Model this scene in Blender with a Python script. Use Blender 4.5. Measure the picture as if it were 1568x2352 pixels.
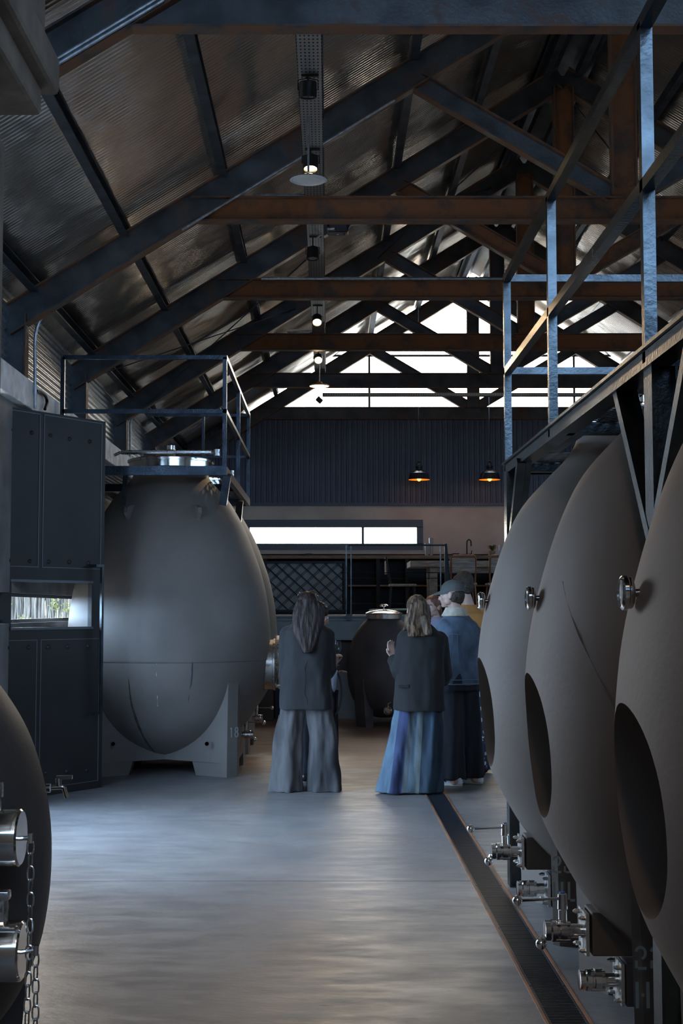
import bpy, bmesh, math, random
from mathutils import Vector, Matrix, noise
for o in list(bpy.data.objects): bpy.data.objects.remove(o)
S = bpy.context.scene
COL = S.collection
PI = math.pi
# ---------------------------------------------------------------- camera
FPX = 3150.0                       # focal length in pixels of the 1568x2352 frame
HZ, VX = 1400.0, 753.0             # horizon row, vanishing column
PITCH = math.atan((HZ-1176.0)/FPX)
cam = bpy.data.cameras.new('camera'); co = bpy.data.objects.new('camera', cam); COL.objects.link(co)
cam.sensor_fit = 'AUTO'; cam.sensor_width = 36; cam.lens = FPX/2352*36
cam.shift_x = (784-VX)/2352
co.location = (0, 0, 1.5); co.rotation_euler = (PI/2+PITCH, 0, 0)
cam.clip_start = 0.05; cam.clip_end = 300
S.camera = co
# ---------------------------------------------------------------- view
S.view_settings.view_transform = 'Standard'; S.view_settings.look = 'None'
S.view_settings.gamma = 1; S.view_settings.exposure = 0.28
S.view_settings.use_curve_mapping = False
# ---------------------------------------------------------------- world: overcast white towards the far gable, blue sky elsewhere
W = bpy.data.worlds.new('sky'); S.world = W; W.use_nodes = True
nt = W.node_tree; nt.nodes.clear()
wo = nt.nodes.new('ShaderNodeOutputWorld'); bg = nt.nodes.new('ShaderNodeBackground')
tc = nt.nodes.new('ShaderNodeTexCoord'); sp = nt.nodes.new('ShaderNodeSeparateXYZ')
nt.links.new(tc.outputs['Generated'], sp.inputs[0])
r1 = nt.nodes.new('ShaderNodeMapRange'); r1.inputs[1].default_value = 0.1; r1.inputs[2].default_value = 0.8
nt.links.new(sp.outputs[1], r1.inputs[0])
m1 = nt.nodes.new('ShaderNodeMixRGB'); m1.inputs[1].default_value = (0.37, 0.62, 1.0, 1); m1.inputs[2].default_value = (2.3, 2.05, 1.75, 1)
nt.links.new(r1.outputs[0], m1.inputs[0])
r3 = nt.nodes.new('ShaderNodeMapRange'); r3.inputs[1].default_value = -0.3; r3.inputs[2].default_value = -0.85   # brighter sky to the left
nt.links.new(sp.outputs[0], r3.inputs[0])
m3 = nt.nodes.new('ShaderNodeMixRGB'); m3.inputs[2].default_value = (1.3, 1.95, 2.8, 1)
nt.links.new(r3.outputs[0], m3.inputs[0]); nt.links.new(m1.outputs[0], m3.inputs[1])
r2 = nt.nodes.new('ShaderNodeMapRange'); r2.inputs[1].default_value = -0.06; r2.inputs[2].default_value = -0.01
nt.links.new(sp.outputs[2], r2.inputs[0])
m2 = nt.nodes.new('ShaderNodeMixRGB'); m2.inputs[1].default_value = (0.10, 0.09, 0.08, 1)
nt.links.new(r2.outputs[0], m2.inputs[0]); r4 = nt.nodes.new('ShaderNodeMapRange'); r4.inputs[1].default_value = 0.5; r4.inputs[2].default_value = 0.9
nt.links.new(sp.outputs[0], r4.inputs[0])
m4 = nt.nodes.new('ShaderNodeMixRGB'); m4.inputs[2].default_value = (0.6, 0.95, 1.4, 1)
nt.links.new(r4.outputs[0], m4.inputs[0]); nt.links.new(m3.outputs[0], m4.inputs[1])
nt.links.new(m4.outputs[0], m2.inputs[2])
nt.links.new(m2.outputs[0], bg.inputs[0]); bg.inputs[1].default_value = 6.0
nt.links.new(bg.outputs[0], wo.inputs[0])
# ---------------------------------------------------------------- sun (falls on the fence outside, the roof keeps it out)
sl = bpy.data.lights.new('sun', 'SUN'); sl.energy = 1.6; sl.color = (1, 0.93, 0.82); sl.angle = 0.01
so = bpy.data.objects.new('sun', sl); COL.objects.link(so)
so.rotation_euler = Vector((0.035, 0.52, -0.86)).to_track_quat('-Z', 'Y').to_euler()
# ---------------------------------------------------------------- daylight portals in the openings
def portal(name, loc, rot, sx, sy):
    l = bpy.data.lights.new(name, 'AREA'); l.shape = 'RECTANGLE'; l.size = sx; l.size_y = sy
    l.cycles.is_portal = True
    o = bpy.data.objects.new(name, l); COL.objects.link(o); o.location = loc; o.rotation_euler = rot
    return o
portal('portal_door_left', (-2.75, 8.95, 1.58), (0, -PI/2, 0), 3.15, 2.8)
portal('portal_gable', (2.4, 23.3, 5.2), (-PI/2, 0, 0), 7.0, 3.4)
portal('portal_strip', (0.1, 23.3, 2.75), (-PI/2, 0, 0), 2.9, 0.4)
portal('portal_front_gable', (2.4, -3.1, 5.6), (PI/2, 0, 0), 7.5, 3.2)

portal('portal_right', (7.7, 12.5, 3.6), (0, PI/2, 0), 0.6, 9.0)
# ================================================================ helpers
def P(px, py, Y):
    "point at world depth Y on the sight line of a pixel"
    u = (px-VX)/FPX; v = (1176-py)/FPX
    c, s = math.cos(PITCH), math.sin(PITCH)
    d = Vector((u, c - v*s, s + v*c)); d *= Y/d.y
    return Vector((d.x, d.y, d.z+1.5))
def PF(px, py, Z=0.0):
    "point on the horizontal plane Z"
    a = P(px, py, 1.0) - Vector((0, 0, 1.5))
    k = (Z-1.5)/a.z
    return Vector((a.x*k, a.y*k, Z))
def PXX(px, py, X):
    a = P(px, py, 1.0) - Vector((0, 0, 1.5)); k = X/a.x
    return Vector((X, a.y*k, 1.5+a.z*k))

class MB:
    def __init__(s): s.v = []; s.f = []; s.m = []
    def add(s, vs, fs, m=0):
        b = len(s.v); s.v += [Vector(x) for x in vs]; s.f += [tuple(i+b for i in f) for f in fs]; s.m += [m]*len(fs)
    def xf(s, M, start=0):
        for i in range(start, len(s.v)): s.v[i] = M @ s.v[i]
    def box(s, a, b, m=0):
        x0, y0, z0 = a; x1, y1, z1 = b
        s.add([(x0,y0,z0),(x1,y0,z0),(x1,y1,z0),(x0,y1,z0),(x0,y0,z1),(x1,y0,z1),(x1,y1,z1),(x0,y1,z1)],
              [(0,3,2,1),(4,5,6,7),(0,1,5,4),(1,2,6,5),(2,3,7,6),(3,0,4,7)], m)
    def bbox(s, a, b, r=0.01, m=0):
        "box with chamfered edges"
        bm = bmesh.new(); bmesh.ops.create_cube(bm, size=1)
        for v in bm.verts:
            for k in range(3): v.co[k] = a[k] if v.co[k] < 0 else b[k]
        bmesh.ops.bevel(bm, geom=bm.edges[:], offset=r, segments=2, affect='EDGES', profile=0.5)
        bm.verts.index_update()
        s.add([v.co.copy() for v in bm.verts], [[v.index for v in f.verts] for f in bm.faces], m); bm.free()
    def bar(s, p, q, w, h, up=(0,0,1), m=0):
        "rectangular bar from p to q; w across, h along up"
        p = Vector(p); q = Vector(q); d = (q-p).normalized(); up = Vector(up)
        a = d.cross(up)
        if a.length < 1e-4: a = d.cross(Vector((0,1,0)))
        a.normalize(); b = a.cross(d).normalized()
        vs = [e + a*i*w/2 + b*j*h/2 for e in (p, q) for i, j in ((-1,-1),(1,-1),(1,1),(-1,1))]
        s.add(vs, [(0,3,2,1),(4,5,6,7),(0,1,5,4),(1,2,6,5),(2,3,7,6),(3,0,4,7)], m)
    def tube(s, pts, r, n=12, m=0, cap=True):
        pts = [Vector(p) for p in pts]; k = len(pts)
        rs = r if isinstance(r, (list, tuple)) else [r]*k
        base = len(s.v); prev = None
        for i, p in enumerate(pts):
            d = (pts[min(i+1,k-1)] - pts[max(i-1,0)]).normalized()
            if prev is None:
                a = d.cross(Vector((0,0,1)))
                if a.length < 1e-3: a = d.cross(Vector((0,1,0)))
            else: a = prev - d*prev.dot(d)
            a.normalize(); prev = a; b = d.cross(a)
            for j in range(n):
                t = 2*PI*j/n; s.v.append(p + (a*math.cos(t)+b*math.sin(t))*rs[i])
        for i in range(k-1):
            for j in range(n):
                s.f.append((base+i*n+j, base+i*n+(j+1)%n, base+(i+1)*n+(j+1)%n, base+(i+1)*n+j)); s.m.append(m)
        if cap:
            s.f.append(tuple(base+j for j in range(n))[::-1]); s.m.append(m)
            s.f.append(tuple(base+(k-1)*n+j for j in range(n))); s.m.append(m)
    def lathe(s, prof, n=32, m=0, M=None, cap=True):
        "prof = [(r, z)...] about local z"
        base = len(s.v)
        for r, z in prof:
            for j in range(n):
                t = 2*PI*j/n; v = Vector((r*math.cos(t), r*math.sin(t), z)); s.v.append(M @ v if M else v)
        k = len(prof)
        for i in range(k-1):
            for j in range(n):
                s.f.append((base+i*n+j, base+i*n+(j+1)%n, base+(i+1)*n+(j+1)%n, base+(i+1)*n+j)); s.m.append(m)
        if cap:
            if prof[0][0] > 1e-5: s.f.append(tuple(base+j for j in range(n))[::-1]); s.m.append(m)
            if prof[-1][0] > 1e-5: s.f.append(tuple(base+(k-1)*n+j for j in range(n))); s.m.append(m)
    def rings(s, rings, m=0, cap=True):
        base = len(s.v); n = len(rings[0])
        for r in rings: s.v += [Vector(p) for p in r]
        for i in range(len(rings)-1):
            for j in range(n):
                s.f.append((base+i*n+j, base+i*n+(j+1)%n, base+(i+1)*n+(j+1)%n, base+(i+1)*n+j)); s.m.append(m)
        if cap:
            s.f.append(tuple(base+j for j in range(n))[::-1]); s.m.append(m)
            s.f.append(tuple(base+(len(rings)-1)*n+j for j in range(n))); s.m.append(m)
    def ball(s, c, r, m=0, seg=16, rng=10, M=None):
        "ellipsoid, r scalar or 3-vector"
        r = Vector(r) if hasattr(r, '__len__') else Vector((r, r, r)); base = len(s.v); c = Vector(c)
        vs = [Vector((0,0,-r.z))]
        for i in range(1, rng):
            a = -PI/2+PI*i/rng
            for j in range(seg):
                t = 2*PI*j/seg; vs.append(Vector((r.x*math.cos(a)*math.cos(t), r.y*math.cos(a)*math.sin(t), r.z*math.sin(a))))
        vs.append(Vector((0,0,r.z)))
        if M: vs = [M @ v for v in vs]
        s.v += [v+c for v in vs]
        T = base+len(vs)-1
        for j in range(seg):
            s.f.append((base, base+1+(j+1)%seg, base+1+j)); s.m.append(m)
            s.f.append((T, T-seg+j, T-seg+(j+1)%seg)); s.m.append(m)
        for i in range(rng-2):
            for j in range(seg):
                a = base+1+i*seg
                s.f.append((a+j, a+(j+1)%seg, a+seg+(j+1)%seg, a+seg+j)); s.m.append(m)
    def build(s, name, mats, parent=None, world=True, smooth=False, sharp=0.6):
        if not isinstance(mats, (list, tuple)): mats = [mats]
        if parent is None:
            xs = [v.x for v in s.v]; ys = [v.y for v in s.v]; zs = [v.z for v in s.v]
            off = Vector(((min(xs)+max(xs))/2, (min(ys)+max(ys))/2, min(zs)))
        elif world: off = root_loc(parent)
        else: off = Vector((0,0,0))
        me = bpy.data.meshes.new(name)
        me.from_pydata([v-off for v in s.v], [], s.f); 
        for mm in mats: me.materials.append(mm)
        if len(mats) > 1: me.polygons.foreach_set('material_index', s.m)
        me.update()
        bm = bmesh.new(); bm.from_mesh(me); bmesh.ops.recalc_face_normals(bm, faces=bm.faces[:]); bm.to_mesh(me); bm.free()
        if smooth:
            me.shade_smooth(); me.set_sharp_from_angle(angle=sharp)
        o = bpy.data.objects.new(name, me); COL.objects.link(o)
        if parent is None: o.location = off
        else: o.parent = parent
        return o
def root_loc(o):
    while o.parent: o = o.parent
    return o.location.copy()
def thing(name, label, cat, loc=(0,0,0), rotz=0, group=None):
    o = bpy.data.objects.new(name, None); COL.objects.link(o); o.empty_display_size = 0.1
    o.location = loc; o.rotation_euler = (0,0,rotz); o['label'] = label; o['category'] = cat
    if group: o['group'] = group
    return o
def tag(o, label, cat, group=None, kind=None):
    o['label'] = label; o['category'] = cat
    if group: o['group'] = group
    if kind: o['kind'] = kind
    return o
def struct(o, label, cat):
    o['kind'] = 'structure'; o['label'] = label; o['category'] = cat; return o
def copy_tree(o, parent=None):
    c = o.copy(); COL.objects.link(c); c.parent = parent
    for ch in list(o.children): copy_tree(ch, c)
    return c
def bezier3(a, b, c, n=8):
    a, b, c = Vector(a), Vector(b), Vector(c)
    return [a*(1-t)**2 + b*2*t*(1-t) + c*t*t for t in [i/n for i in range(n+1)]]
def interp(tab, z):
    "smooth (catmull-rom) interpolation of a [(z, r)] table"
    if z <= tab[0][0]: return tab[0][1]
    if z >= tab[-1][0]: return tab[-1][1]
    for i in range(len(tab)-1):
        if tab[i][0] <= z <= tab[i+1][0]:
            t = (z-tab[i][0])/(tab[i+1][0]-tab[i][0])
            return tab[i][1]*(1-t)+tab[i+1][1]*t

# ================================================================ materials
def mat(name, col, rough=0.6, metal=0.0, var=0.0, scale=6.0, bump=0.0, bscale=40.0, rust=0.0, rustcol=(0.13,0.045,0.014), rscale=3.0,
        stretch=(1,1,1), col2=None, coat=0.0, sheen=0.0, rvar=0.0, emit=None, estr=0.0, trans=0.0, spec=None, detail=6, bdist=0.01, c2lo=0.35, c2hi=0.65):
    m = bpy.data.materials.new(name); m.use_nodes = True; nt = m.node_tree; N = nt.nodes; L = nt.links
    b = N['Principled BSDF']; b.inputs['Base Color'].default_value = (*col, 1); b.inputs['Roughness'].default_value = rough
    b.inputs['Metallic'].default_value = metal
    if spec is not None: b.inputs['Specular IOR Level'].default_value = spec
    if coat: b.inputs['Coat Weight'].default_value = coat; b.inputs['Coat Roughness'].default_value = 0.25
    if sheen: b.inputs['Sheen Weight'].default_value = sheen
    if trans: b.inputs['Transmission Weight'].default_value = trans
    if emit: b.inputs['Emission Color'].default_value = (*emit, 1); b.inputs['Emission Strength'].default_value = estr
    if var or bump or rust or col2 or rvar:
        t = N.new('ShaderNodeTexCoord'); mp = N.new('ShaderNodeMapping'); mp.inputs['Scale'].default_value = stretch
        L.new(t.outputs['Object'], mp.inputs[0])
        n1 = N.new('ShaderNodeTexNoise'); n1.inputs['Scale'].default_value = scale; n1.inputs['Detail'].default_value = detail
        L.new(mp.outputs[0], n1.inputs['Vector'])
        cur = None
        if var or col2:
            mr = N.new('ShaderNodeMapRange'); mr.inputs[1].default_value = c2lo; mr.inputs[2].default_value = c2hi
            L.new(n1.outputs['Fac'], mr.inputs[0])
            mx = N.new('ShaderNodeMixRGB')
            if col2: mx.inputs[1].default_value = (*col, 1); mx.inputs[2].default_value = (*col2, 1)
            else:
                mx.inputs[1].default_value = (*[c*(1-var) for c in col], 1); mx.inputs[2].default_value = (*[min(1, c*(1+var)) for c in col], 1)
            L.new(mr.outputs[0], mx.inputs[0]); cur = mx.outputs[0]
        if rust:
            n3 = N.new('ShaderNodeTexNoise'); n3.inputs['Scale'].default_value = rscale; n3.inputs['Detail'].default_value = 8; n3.inputs['Roughness'].default_value = 0.7
            L.new(mp.outputs[0], n3.inputs['Vector'])
            rr = N.new('ShaderNodeMapRange'); rr.inputs[1].default_value = 0.75-rust*0.5; rr.inputs[2].default_value = 0.9-rust*0.5
            L.new(n3.outputs['Fac'], rr.inputs[0])
            mx2 = N.new('ShaderNodeMixRGB'); mx2.inputs[1].default_value = (*col, 1); mx2.inputs[2].default_value = (*rustcol, 1)
            if cur: L.new(cur, mx2.inputs[1])
            L.new(rr.outputs[0], mx2.inputs[0]); cur = mx2.outputs[0]
            ms = N.new('ShaderNodeMapRange'); ms.inputs[3].default_value = metal; ms.inputs[4].default_value = 0.0
            L.new(rr.outputs[0], ms.inputs[0]); L.new(ms.outputs[0], b.inputs['Metallic'])
            mq = N.new('ShaderNodeMapRange'); mq.inputs[3].default_value = rough; mq.inputs[4].default_value = 0.75
            L.new(rr.outputs[0], mq.inputs[0]); L.new(mq.outputs[0], b.inputs['Roughness'])
        if cur: L.new(cur, b.inputs['Base Color'])
        if rvar and not rust:
            mq = N.new('ShaderNodeMapRange'); mq.inputs[1].default_value = 0.3; mq.inputs[2].default_value = 0.7
            mq.inputs[3].default_value = max(0.02, rough-rvar); mq.inputs[4].default_value = min(1, rough+rvar)
            L.new(n1.outputs['Fac'], mq.inputs[0]); L.new(mq.outputs[0], b.inputs['Roughness'])
        if bump:
            n2 = N.new('ShaderNodeTexNoise'); n2.inputs['Scale'].default_value = bscale; n2.inputs['Detail'].default_value = 4
            L.new(mp.outputs[0], n2.inputs['Vector'])
            bp = N.new('ShaderNodeBump'); bp.inputs['Strength'].default_value = bump; bp.inputs['Distance'].default_value = bdist
            L.new(n2.outputs['Fac'], bp.inputs['Height']); L.new(bp.outputs[0], b.inputs['Normal'])
    return m
M = {}
M['steel'] = mat('mill_steel', (0.075,0.09,0.11), 0.42, 0.55, var=0.35, scale=5, bump=0.25, bscale=60, rust=0.25, rscale=2.5)
M['steel_web'] = mat('mill_steel_web', (0.085,0.09,0.095), 0.45, 0.5, var=0.35, scale=4, bump=0.2, bscale=50, rust=0.42, rscale=2.0)
M['rusty'] = mat('rusty_steel', (0.08,0.06,0.05), 0.55, 0.35, var=0.3, scale=4, bump=0.3, bscale=60, rust=0.75, rustcol=(0.25,0.095,0.035), rscale=2.2)
M['flange'] = mat('rust_edged_flange', (0.10,0.09,0.09), 0.5, 0.5, var=0.3, scale=8, bump=0.2, bscale=80, rust=0.72, rustcol=(0.17,0.08,0.04), rscale=4)
M['rail'] = mat('oiled_steel_tube', (0.078,0.09,0.096), 0.25, 0.92, var=0.3, scale=9, bump=0.12, bscale=60, rust=0.18, rscale=3)
M['rail_shaded'] = mat('shade_darkened_oiled_tube', (0.055,0.07,0.09), 0.28, 0.9, var=0.3, scale=9, bump=0.2, bscale=70)  # darker copy of the rail steel, dark reflections put into its colour
M['black_steel'] = mat('painted_black_steel', (0.025,0.032,0.042), 0.5, 0.2, var=0.2, scale=2, bump=0.08, bscale=30, spec=0.4)
M['door'] = mat('black_painted_door_steel', (0.024,0.022,0.021), 0.5, 0.15, var=0.2, scale=2, bump=0.08, bscale=30, spec=0.4)
M['galv'] = mat('galvanised_steel', (0.42,0.44,0.46), 0.38, 0.85, var=0.25, scale=25, bump=0.1, bscale=90)
M['stainless'] = mat('polished_stainless', (0.72,0.70,0.67), 0.14, 1.0, rvar=0.06, scale=20)
M['brushed'] = mat('brushed_stainless', (0.55,0.54,0.52), 0.3, 1.0, rvar=0.1, scale=30)
M['egg'] = mat('grey_concrete_egg', (0.175,0.151,0.133), 0.55, 0.0, var=0.16, scale=1.6, bump=0.12, bscale=35, spec=0.35, detail=8)
M['egg_brown'] = mat('brown_grey_concrete_egg', (0.138,0.108,0.088), 0.62, 0.0, var=0.14, scale=1.3, bump=0.1, bscale=40, spec=0.12, detail=8)
M['egg_dark'] = mat('charcoal_concrete_tank', (0.095,0.082,0.082), 0.6, 0.0, var=0.2, scale=3, bump=0.1, bscale=40, spec=0.3)
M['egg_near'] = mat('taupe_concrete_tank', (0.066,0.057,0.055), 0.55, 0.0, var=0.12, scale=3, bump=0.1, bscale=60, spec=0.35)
M['stencil'] = mat('grey_stencil_paint', (0.42,0.44,0.42), 0.7)
M['plaster'] = mat('cream_plaster', (0.66,0.62,0.55), 0.85, var=0.12, scale=2, bump=0.15, bscale=20)
M['beam_plaster'] = mat('rough_white_plaster', (0.80,0.79,0.78), 0.8, var=0.2, scale=6, bump=0.5, bscale=14, bdist=0.03)
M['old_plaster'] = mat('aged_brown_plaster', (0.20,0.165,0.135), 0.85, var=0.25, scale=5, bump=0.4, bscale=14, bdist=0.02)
M['clad'] = mat('dark_blue_cladding', (0.10,0.115,0.155), 0.5, 0.2, var=0.15, scale=1)
M['dark'] = mat('dark_interior_paint', (0.018,0.018,0.022), 0.7, var=0.2, scale=3)
M['glass'] = None
M['wood'] = mat('warm_timber', (0.28,0.16,0.08), 0.5, var=0.35, scale=6, stretch=(1,8,8), bump=0.1)
M['wood_grey'] = mat('weathered_timber', (0.34,0.29,0.24), 0.6, var=0.35, scale=6, stretch=(1,8,8), bump=0.15)
M['copper'] = mat('rusty_chair_tube', (0.30,0.14,0.08), 0.4, 0.6)
M['teal'] = mat('teal_grey_panel', (0.22,0.27,0.28), 0.35, var=0.15, scale=3)
M['palepipe'] = mat('pale_painted_pipe', (0.40,0.47,0.45), 0.5, var=0.1, scale=8)
M['blackplastic'] = mat('black_plastic', (0.012,0.012,0.014), 0.45)
M['black_gloss'] = mat('black_enamel', (0.02,0.025,0.04), 0.22, 0.0, coat=0.5)
M['stick'] = mat('weathered_sticks', (0.20,0.175,0.14), 0.8, var=0.5, scale=3, stretch=(6,6,1))
M['leaf'] = mat('leaf_green', (0.16,0.17,0.02), 0.6, var=0.4, scale=10)
M['blue'] = mat('blue_plastic_knob', (0.03,0.09,0.35), 0.4)
M['pot'] = mat('glazed_pot', (0.4,0.36,0.25), 0.3, 0.3)
def glassmat(name, tint=(0.97,0.99,0.99), gl=0.1, rough=0.02, ior=1.45):
    m = bpy.data.materials.new(name); m.use_nodes = True; nt = m.node_tree; N = nt.nodes; L = nt.links; N.clear()
    o = N.new('ShaderNodeOutputMaterial'); mx = N.new('ShaderNodeMixShader'); t = N.new('ShaderNodeBsdfTransparent'); g = N.new('ShaderNodeBsdfGlossy')
    f = N.new('ShaderNodeFresnel'); f.inputs[0].default_value = ior
    t.inputs[0].default_value = (*tint, 1); g.inputs[1].default_value = rough
    gm = N.new('ShaderNodeNewGeometry'); iv = N.new('ShaderNodeMath'); iv.operation = 'SUBTRACT'; iv.inputs[0].default_value = 1.0; L.new(gm.outputs['Backfacing'], iv.inputs[1])
    mu = N.new('ShaderNodeMath'); mu.operation = 'MULTIPLY'; L.new(f.outputs[0], mu.inputs[0]); L.new(iv.outputs[0], mu.inputs[1])
    L.new(mu.outputs[0], mx.inputs[0]); L.new(t.outputs[0], mx.inputs[1]); L.new(g.outputs[0], mx.inputs[2]); L.new(mx.outputs[0], o.inputs[0])
    return m
M['glass'] = glassmat('window_glass')
M['clear_glass'] = glassmat('anti_reflective_glass', (1,1,1), ior=1.08)
M['smoked'] = glassmat('smoked_glass', (0.25,0.3,0.32))
M['wineglass'] = glassmat('wine_glass', (0.92,0.95,0.97))
def emis(name, c, s):
    m = bpy.data.materials.new(name); m.use_nodes = True; b = m.node_tree.nodes['Principled BSDF']
    b.inputs['Base Color'].default_value = (0.8,0.7,0.5,1); b.inputs['Emission Color'].default_value = (*c,1); b.inputs['Emission Strength'].default_value = s
    return m
M['lamp_on'] = emis('lit_lamp_face', (1,0.72,0.32), 14)
M['bulb_on'] = emis('lit_bulb', (1,0.45,0.08), 5)
M['gold'] = mat('gold_inner_shade', (0.95,0.5,0.08), 0.45, 0.3)
# perforated galvanised sheet: rows of dark punched slots
def perf():
    m = mat('perforated_galvanised_tray', (0.40,0.41,0.42), 0.42, 0.8)
    nt = m.node_tree; N = nt.nodes; L = nt.links; b = N['Principled BSDF']
    t = N.new('ShaderNodeTexCoord'); s = N.new('ShaderNodeSeparateXYZ'); L.new(t.outputs['Object'], s.inputs[0])
    def wave(out, period):
        a = N.new('ShaderNodeMath'); a.operation = 'MULTIPLY'; a.inputs[1].default_value = 2*PI/period; L.new(out, a.inputs[0])
        c = N.new('ShaderNodeMath'); c.operation = 'COSINE'; L.new(a.outputs[0], c.inputs[0]); return c.outputs[0]
    x = wave(s.outputs[0], 0.026); y = wave(s.outputs[1], 0.05)
    ad = N.new('ShaderNodeMath'); ad.operation = 'ADD'; L.new(x, ad.inputs[0]); L.new(y, ad.inputs[1])
    g = N.new('ShaderNodeMath'); g.operation = 'GREATER_THAN'; g.inputs[1].default_value = 1.1; L.new(ad.outputs[0], g.inputs[0])
    mx = N.new('ShaderNodeMixRGB'); mx.inputs[1].default_value = (0.40,0.41,0.42,1); mx.inputs[2].default_value = (0.02,0.02,0.02,1)
    L.new(g.outputs[0], mx.inputs[0]); L.new(mx.outputs[0], b.inputs['Base Color'])
    return m
M['perf'] = perf()
# expanded metal mesh: see-through holes
def mesh_mat(name, col, px, py, thr, shear=0.0):
    m = mat(name, col, 0.4, 0.7)
    nt = m.node_tree; N = nt.nodes; L = nt.links; b = N['Principled BSDF']
    t = N.new('ShaderNodeTexCoord'); s = N.new('ShaderNodeSeparateXYZ'); L.new(t.outputs['Object'], s.inputs[0])
    def lin(a, bb):
        p = N.new('ShaderNodeMath'); p.operation = 'MULTIPLY'; p.inputs[1].default_value = a; L.new(s.outputs[0], p.inputs[0])
        q = N.new('ShaderNodeMath'); q.operation = 'MULTIPLY_ADD'; q.inputs[1].default_value = bb; L.new(s.outputs[1], q.inputs[0]); L.new(p.outputs[0], q.inputs[2])
        c = N.new('ShaderNodeMath'); c.operation = 'COSINE'; L.new(q.outputs[0], c.inputs[0])
        return c.outputs[0]
    a = lin(2*PI/px, 2*PI/py); c = lin(2*PI/px, -2*PI/py)
    mn = N.new('ShaderNodeMath'); mn.operation = 'MINIMUM'; L.new(a, mn.inputs[0]); L.new(c, mn.inputs[1])
    g = N.new('ShaderNodeMath'); g.operation = 'LESS_THAN'; g.inputs[1].default_value = thr; L.new(mn.outputs[0], g.inputs[0])
    L.new(g.outputs[0], b.inputs['Alpha'])
    return m
M['expanded'] = mesh_mat('expanded_steel_mesh', (0.16,0.2,0.25), 0.11, 0.05, -0.35)
# roof sheet
M['roof'] = mat('galvanised_roof_sheet', (0.86,0.80,0.72), 0.2, 0.92, var=0.15, scale=0.7, bump=0.5, bscale=0.45, bdist=0.4, stretch=(1,1,1))
# floor concrete
def floor_mat():
    m = mat('polished_concrete_floor', (0.30,0.28,0.27), 0.42, 0.0, spec=0.32)
    nt = m.node_tree; N = nt.nodes; L = nt.links; b = N['Principled BSDF']
    t = N.new('ShaderNodeTexCoord')
    def nz(sc, det=6, st=(1,1,1), rough=0.6):
        mp = N.new('ShaderNodeMapping'); mp.inputs['Scale'].default_value = st; L.new(t.outputs['Object'], mp.inputs[0])
        n = N.new('ShaderNodeTexNoise'); n.inputs['Scale'].default_value = sc; n.inputs['Detail'].default_value = det; n.inputs['Roughness'].default_value = rough
        L.new(mp.outputs[0], n.inputs['Vector']); return n.outputs['Fac']
    a = nz(1.2, 8, (1, 1, 1), 0.65)
    cr = N.new('ShaderNodeValToRGB'); cr.color_ramp.elements[0].position = 0.35; cr.color_ramp.elements[0].color = (0.132,0.124,0.123,1)
    cr.color_ramp.elements[1].position = 0.66; cr.color_ramp.elements[1].color = (0.198,0.187,0.182,1); L.new(a, cr.inputs[0])
    # warm lamp light beyond the aisle, painted in as a reddish tone
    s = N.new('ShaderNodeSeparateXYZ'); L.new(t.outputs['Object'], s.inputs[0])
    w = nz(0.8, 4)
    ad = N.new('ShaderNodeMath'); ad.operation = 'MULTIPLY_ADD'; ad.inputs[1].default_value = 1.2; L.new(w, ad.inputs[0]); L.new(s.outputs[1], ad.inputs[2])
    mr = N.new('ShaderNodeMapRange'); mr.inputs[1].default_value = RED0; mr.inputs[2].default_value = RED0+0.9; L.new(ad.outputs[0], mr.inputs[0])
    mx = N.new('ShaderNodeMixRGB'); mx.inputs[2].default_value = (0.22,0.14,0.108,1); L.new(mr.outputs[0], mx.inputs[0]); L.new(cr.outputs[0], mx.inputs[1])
    # small dark specks
    sp = nz(9, 3, (1, 2.2, 1), 0.5); g = N.new('ShaderNodeMapRange'); g.inputs[1].default_value = 0.70; g.inputs[2].default_value = 0.76; L.new(sp, g.inputs[0])
    m2 = N.new('ShaderNodeMixRGB'); m2.inputs[2].default_value = (0.1,0.09,0.09,1); L.new(g.outputs[0], m2.inputs[0]); L.new(mx.outputs[0], m2.inputs[1])
    L.new(m2.outputs[0], b.inputs['Base Color'])
    r = nz(3.5, 6, (1, 3, 1)); rr = N.new('ShaderNodeMapRange'); rr.inputs[1].default_value = 0.3; rr.inputs[2].default_value = 0.7; rr.inputs[3].default_value = 0.30; rr.inputs[4].default_value = 0.55
    L.new(r, rr.inputs[0]); L.new(rr.outputs[0], b.inputs['Roughness'])
    bp = N.new('ShaderNodeBump'); bp.inputs['Strength'].default_value = 0.35; bp.inputs['Distance'].default_value = 0.006
    L.new(nz(22, 5, (1, 2, 1)), bp.inputs['Height']); L.new(bp.outputs[0], b.inputs['Normal'])
    return m
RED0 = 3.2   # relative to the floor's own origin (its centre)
# ================================================================ the building
XL, XRID, XR = -2.52, 2.45, 7.42       # left wall face, ridge, right wall face
YF, YB = -3.0, 23.1                     # front (behind the viewer) and far wall
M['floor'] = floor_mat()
def zrod(X):                            # height of the rafters' underside
    return 1.5 + 2.33 + 0.6235*((X+2.477) if X <= XRID else (2*XRID-X+2.477))
RT = 0.28                               # rafter depth measured vertically
DX0, DX1 = 0.79, 0.962                  # drain channel
b = MB()
b.box((XL-0.1, YF, -0.12), (DX0, 12.0, 0)); b.box((DX1, YF, -0.12), (XR, 12.0, 0)); b.box((XL-0.1, 12.0, -0.12), (XR, YB, 0)); b.box((DX0, YF, -0.12), (DX1, 12.0, -0.07))
fl = struct(b.build('floor', M['floor']), 'worn grey concrete floor with warm light painted reddish brown beyond the people', 'floor')
M_joint = mat('dark_joint_filler', (0.06,0.06,0.065), 0.8)
b = MB(); yj = PF(500, 2024).y
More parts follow.
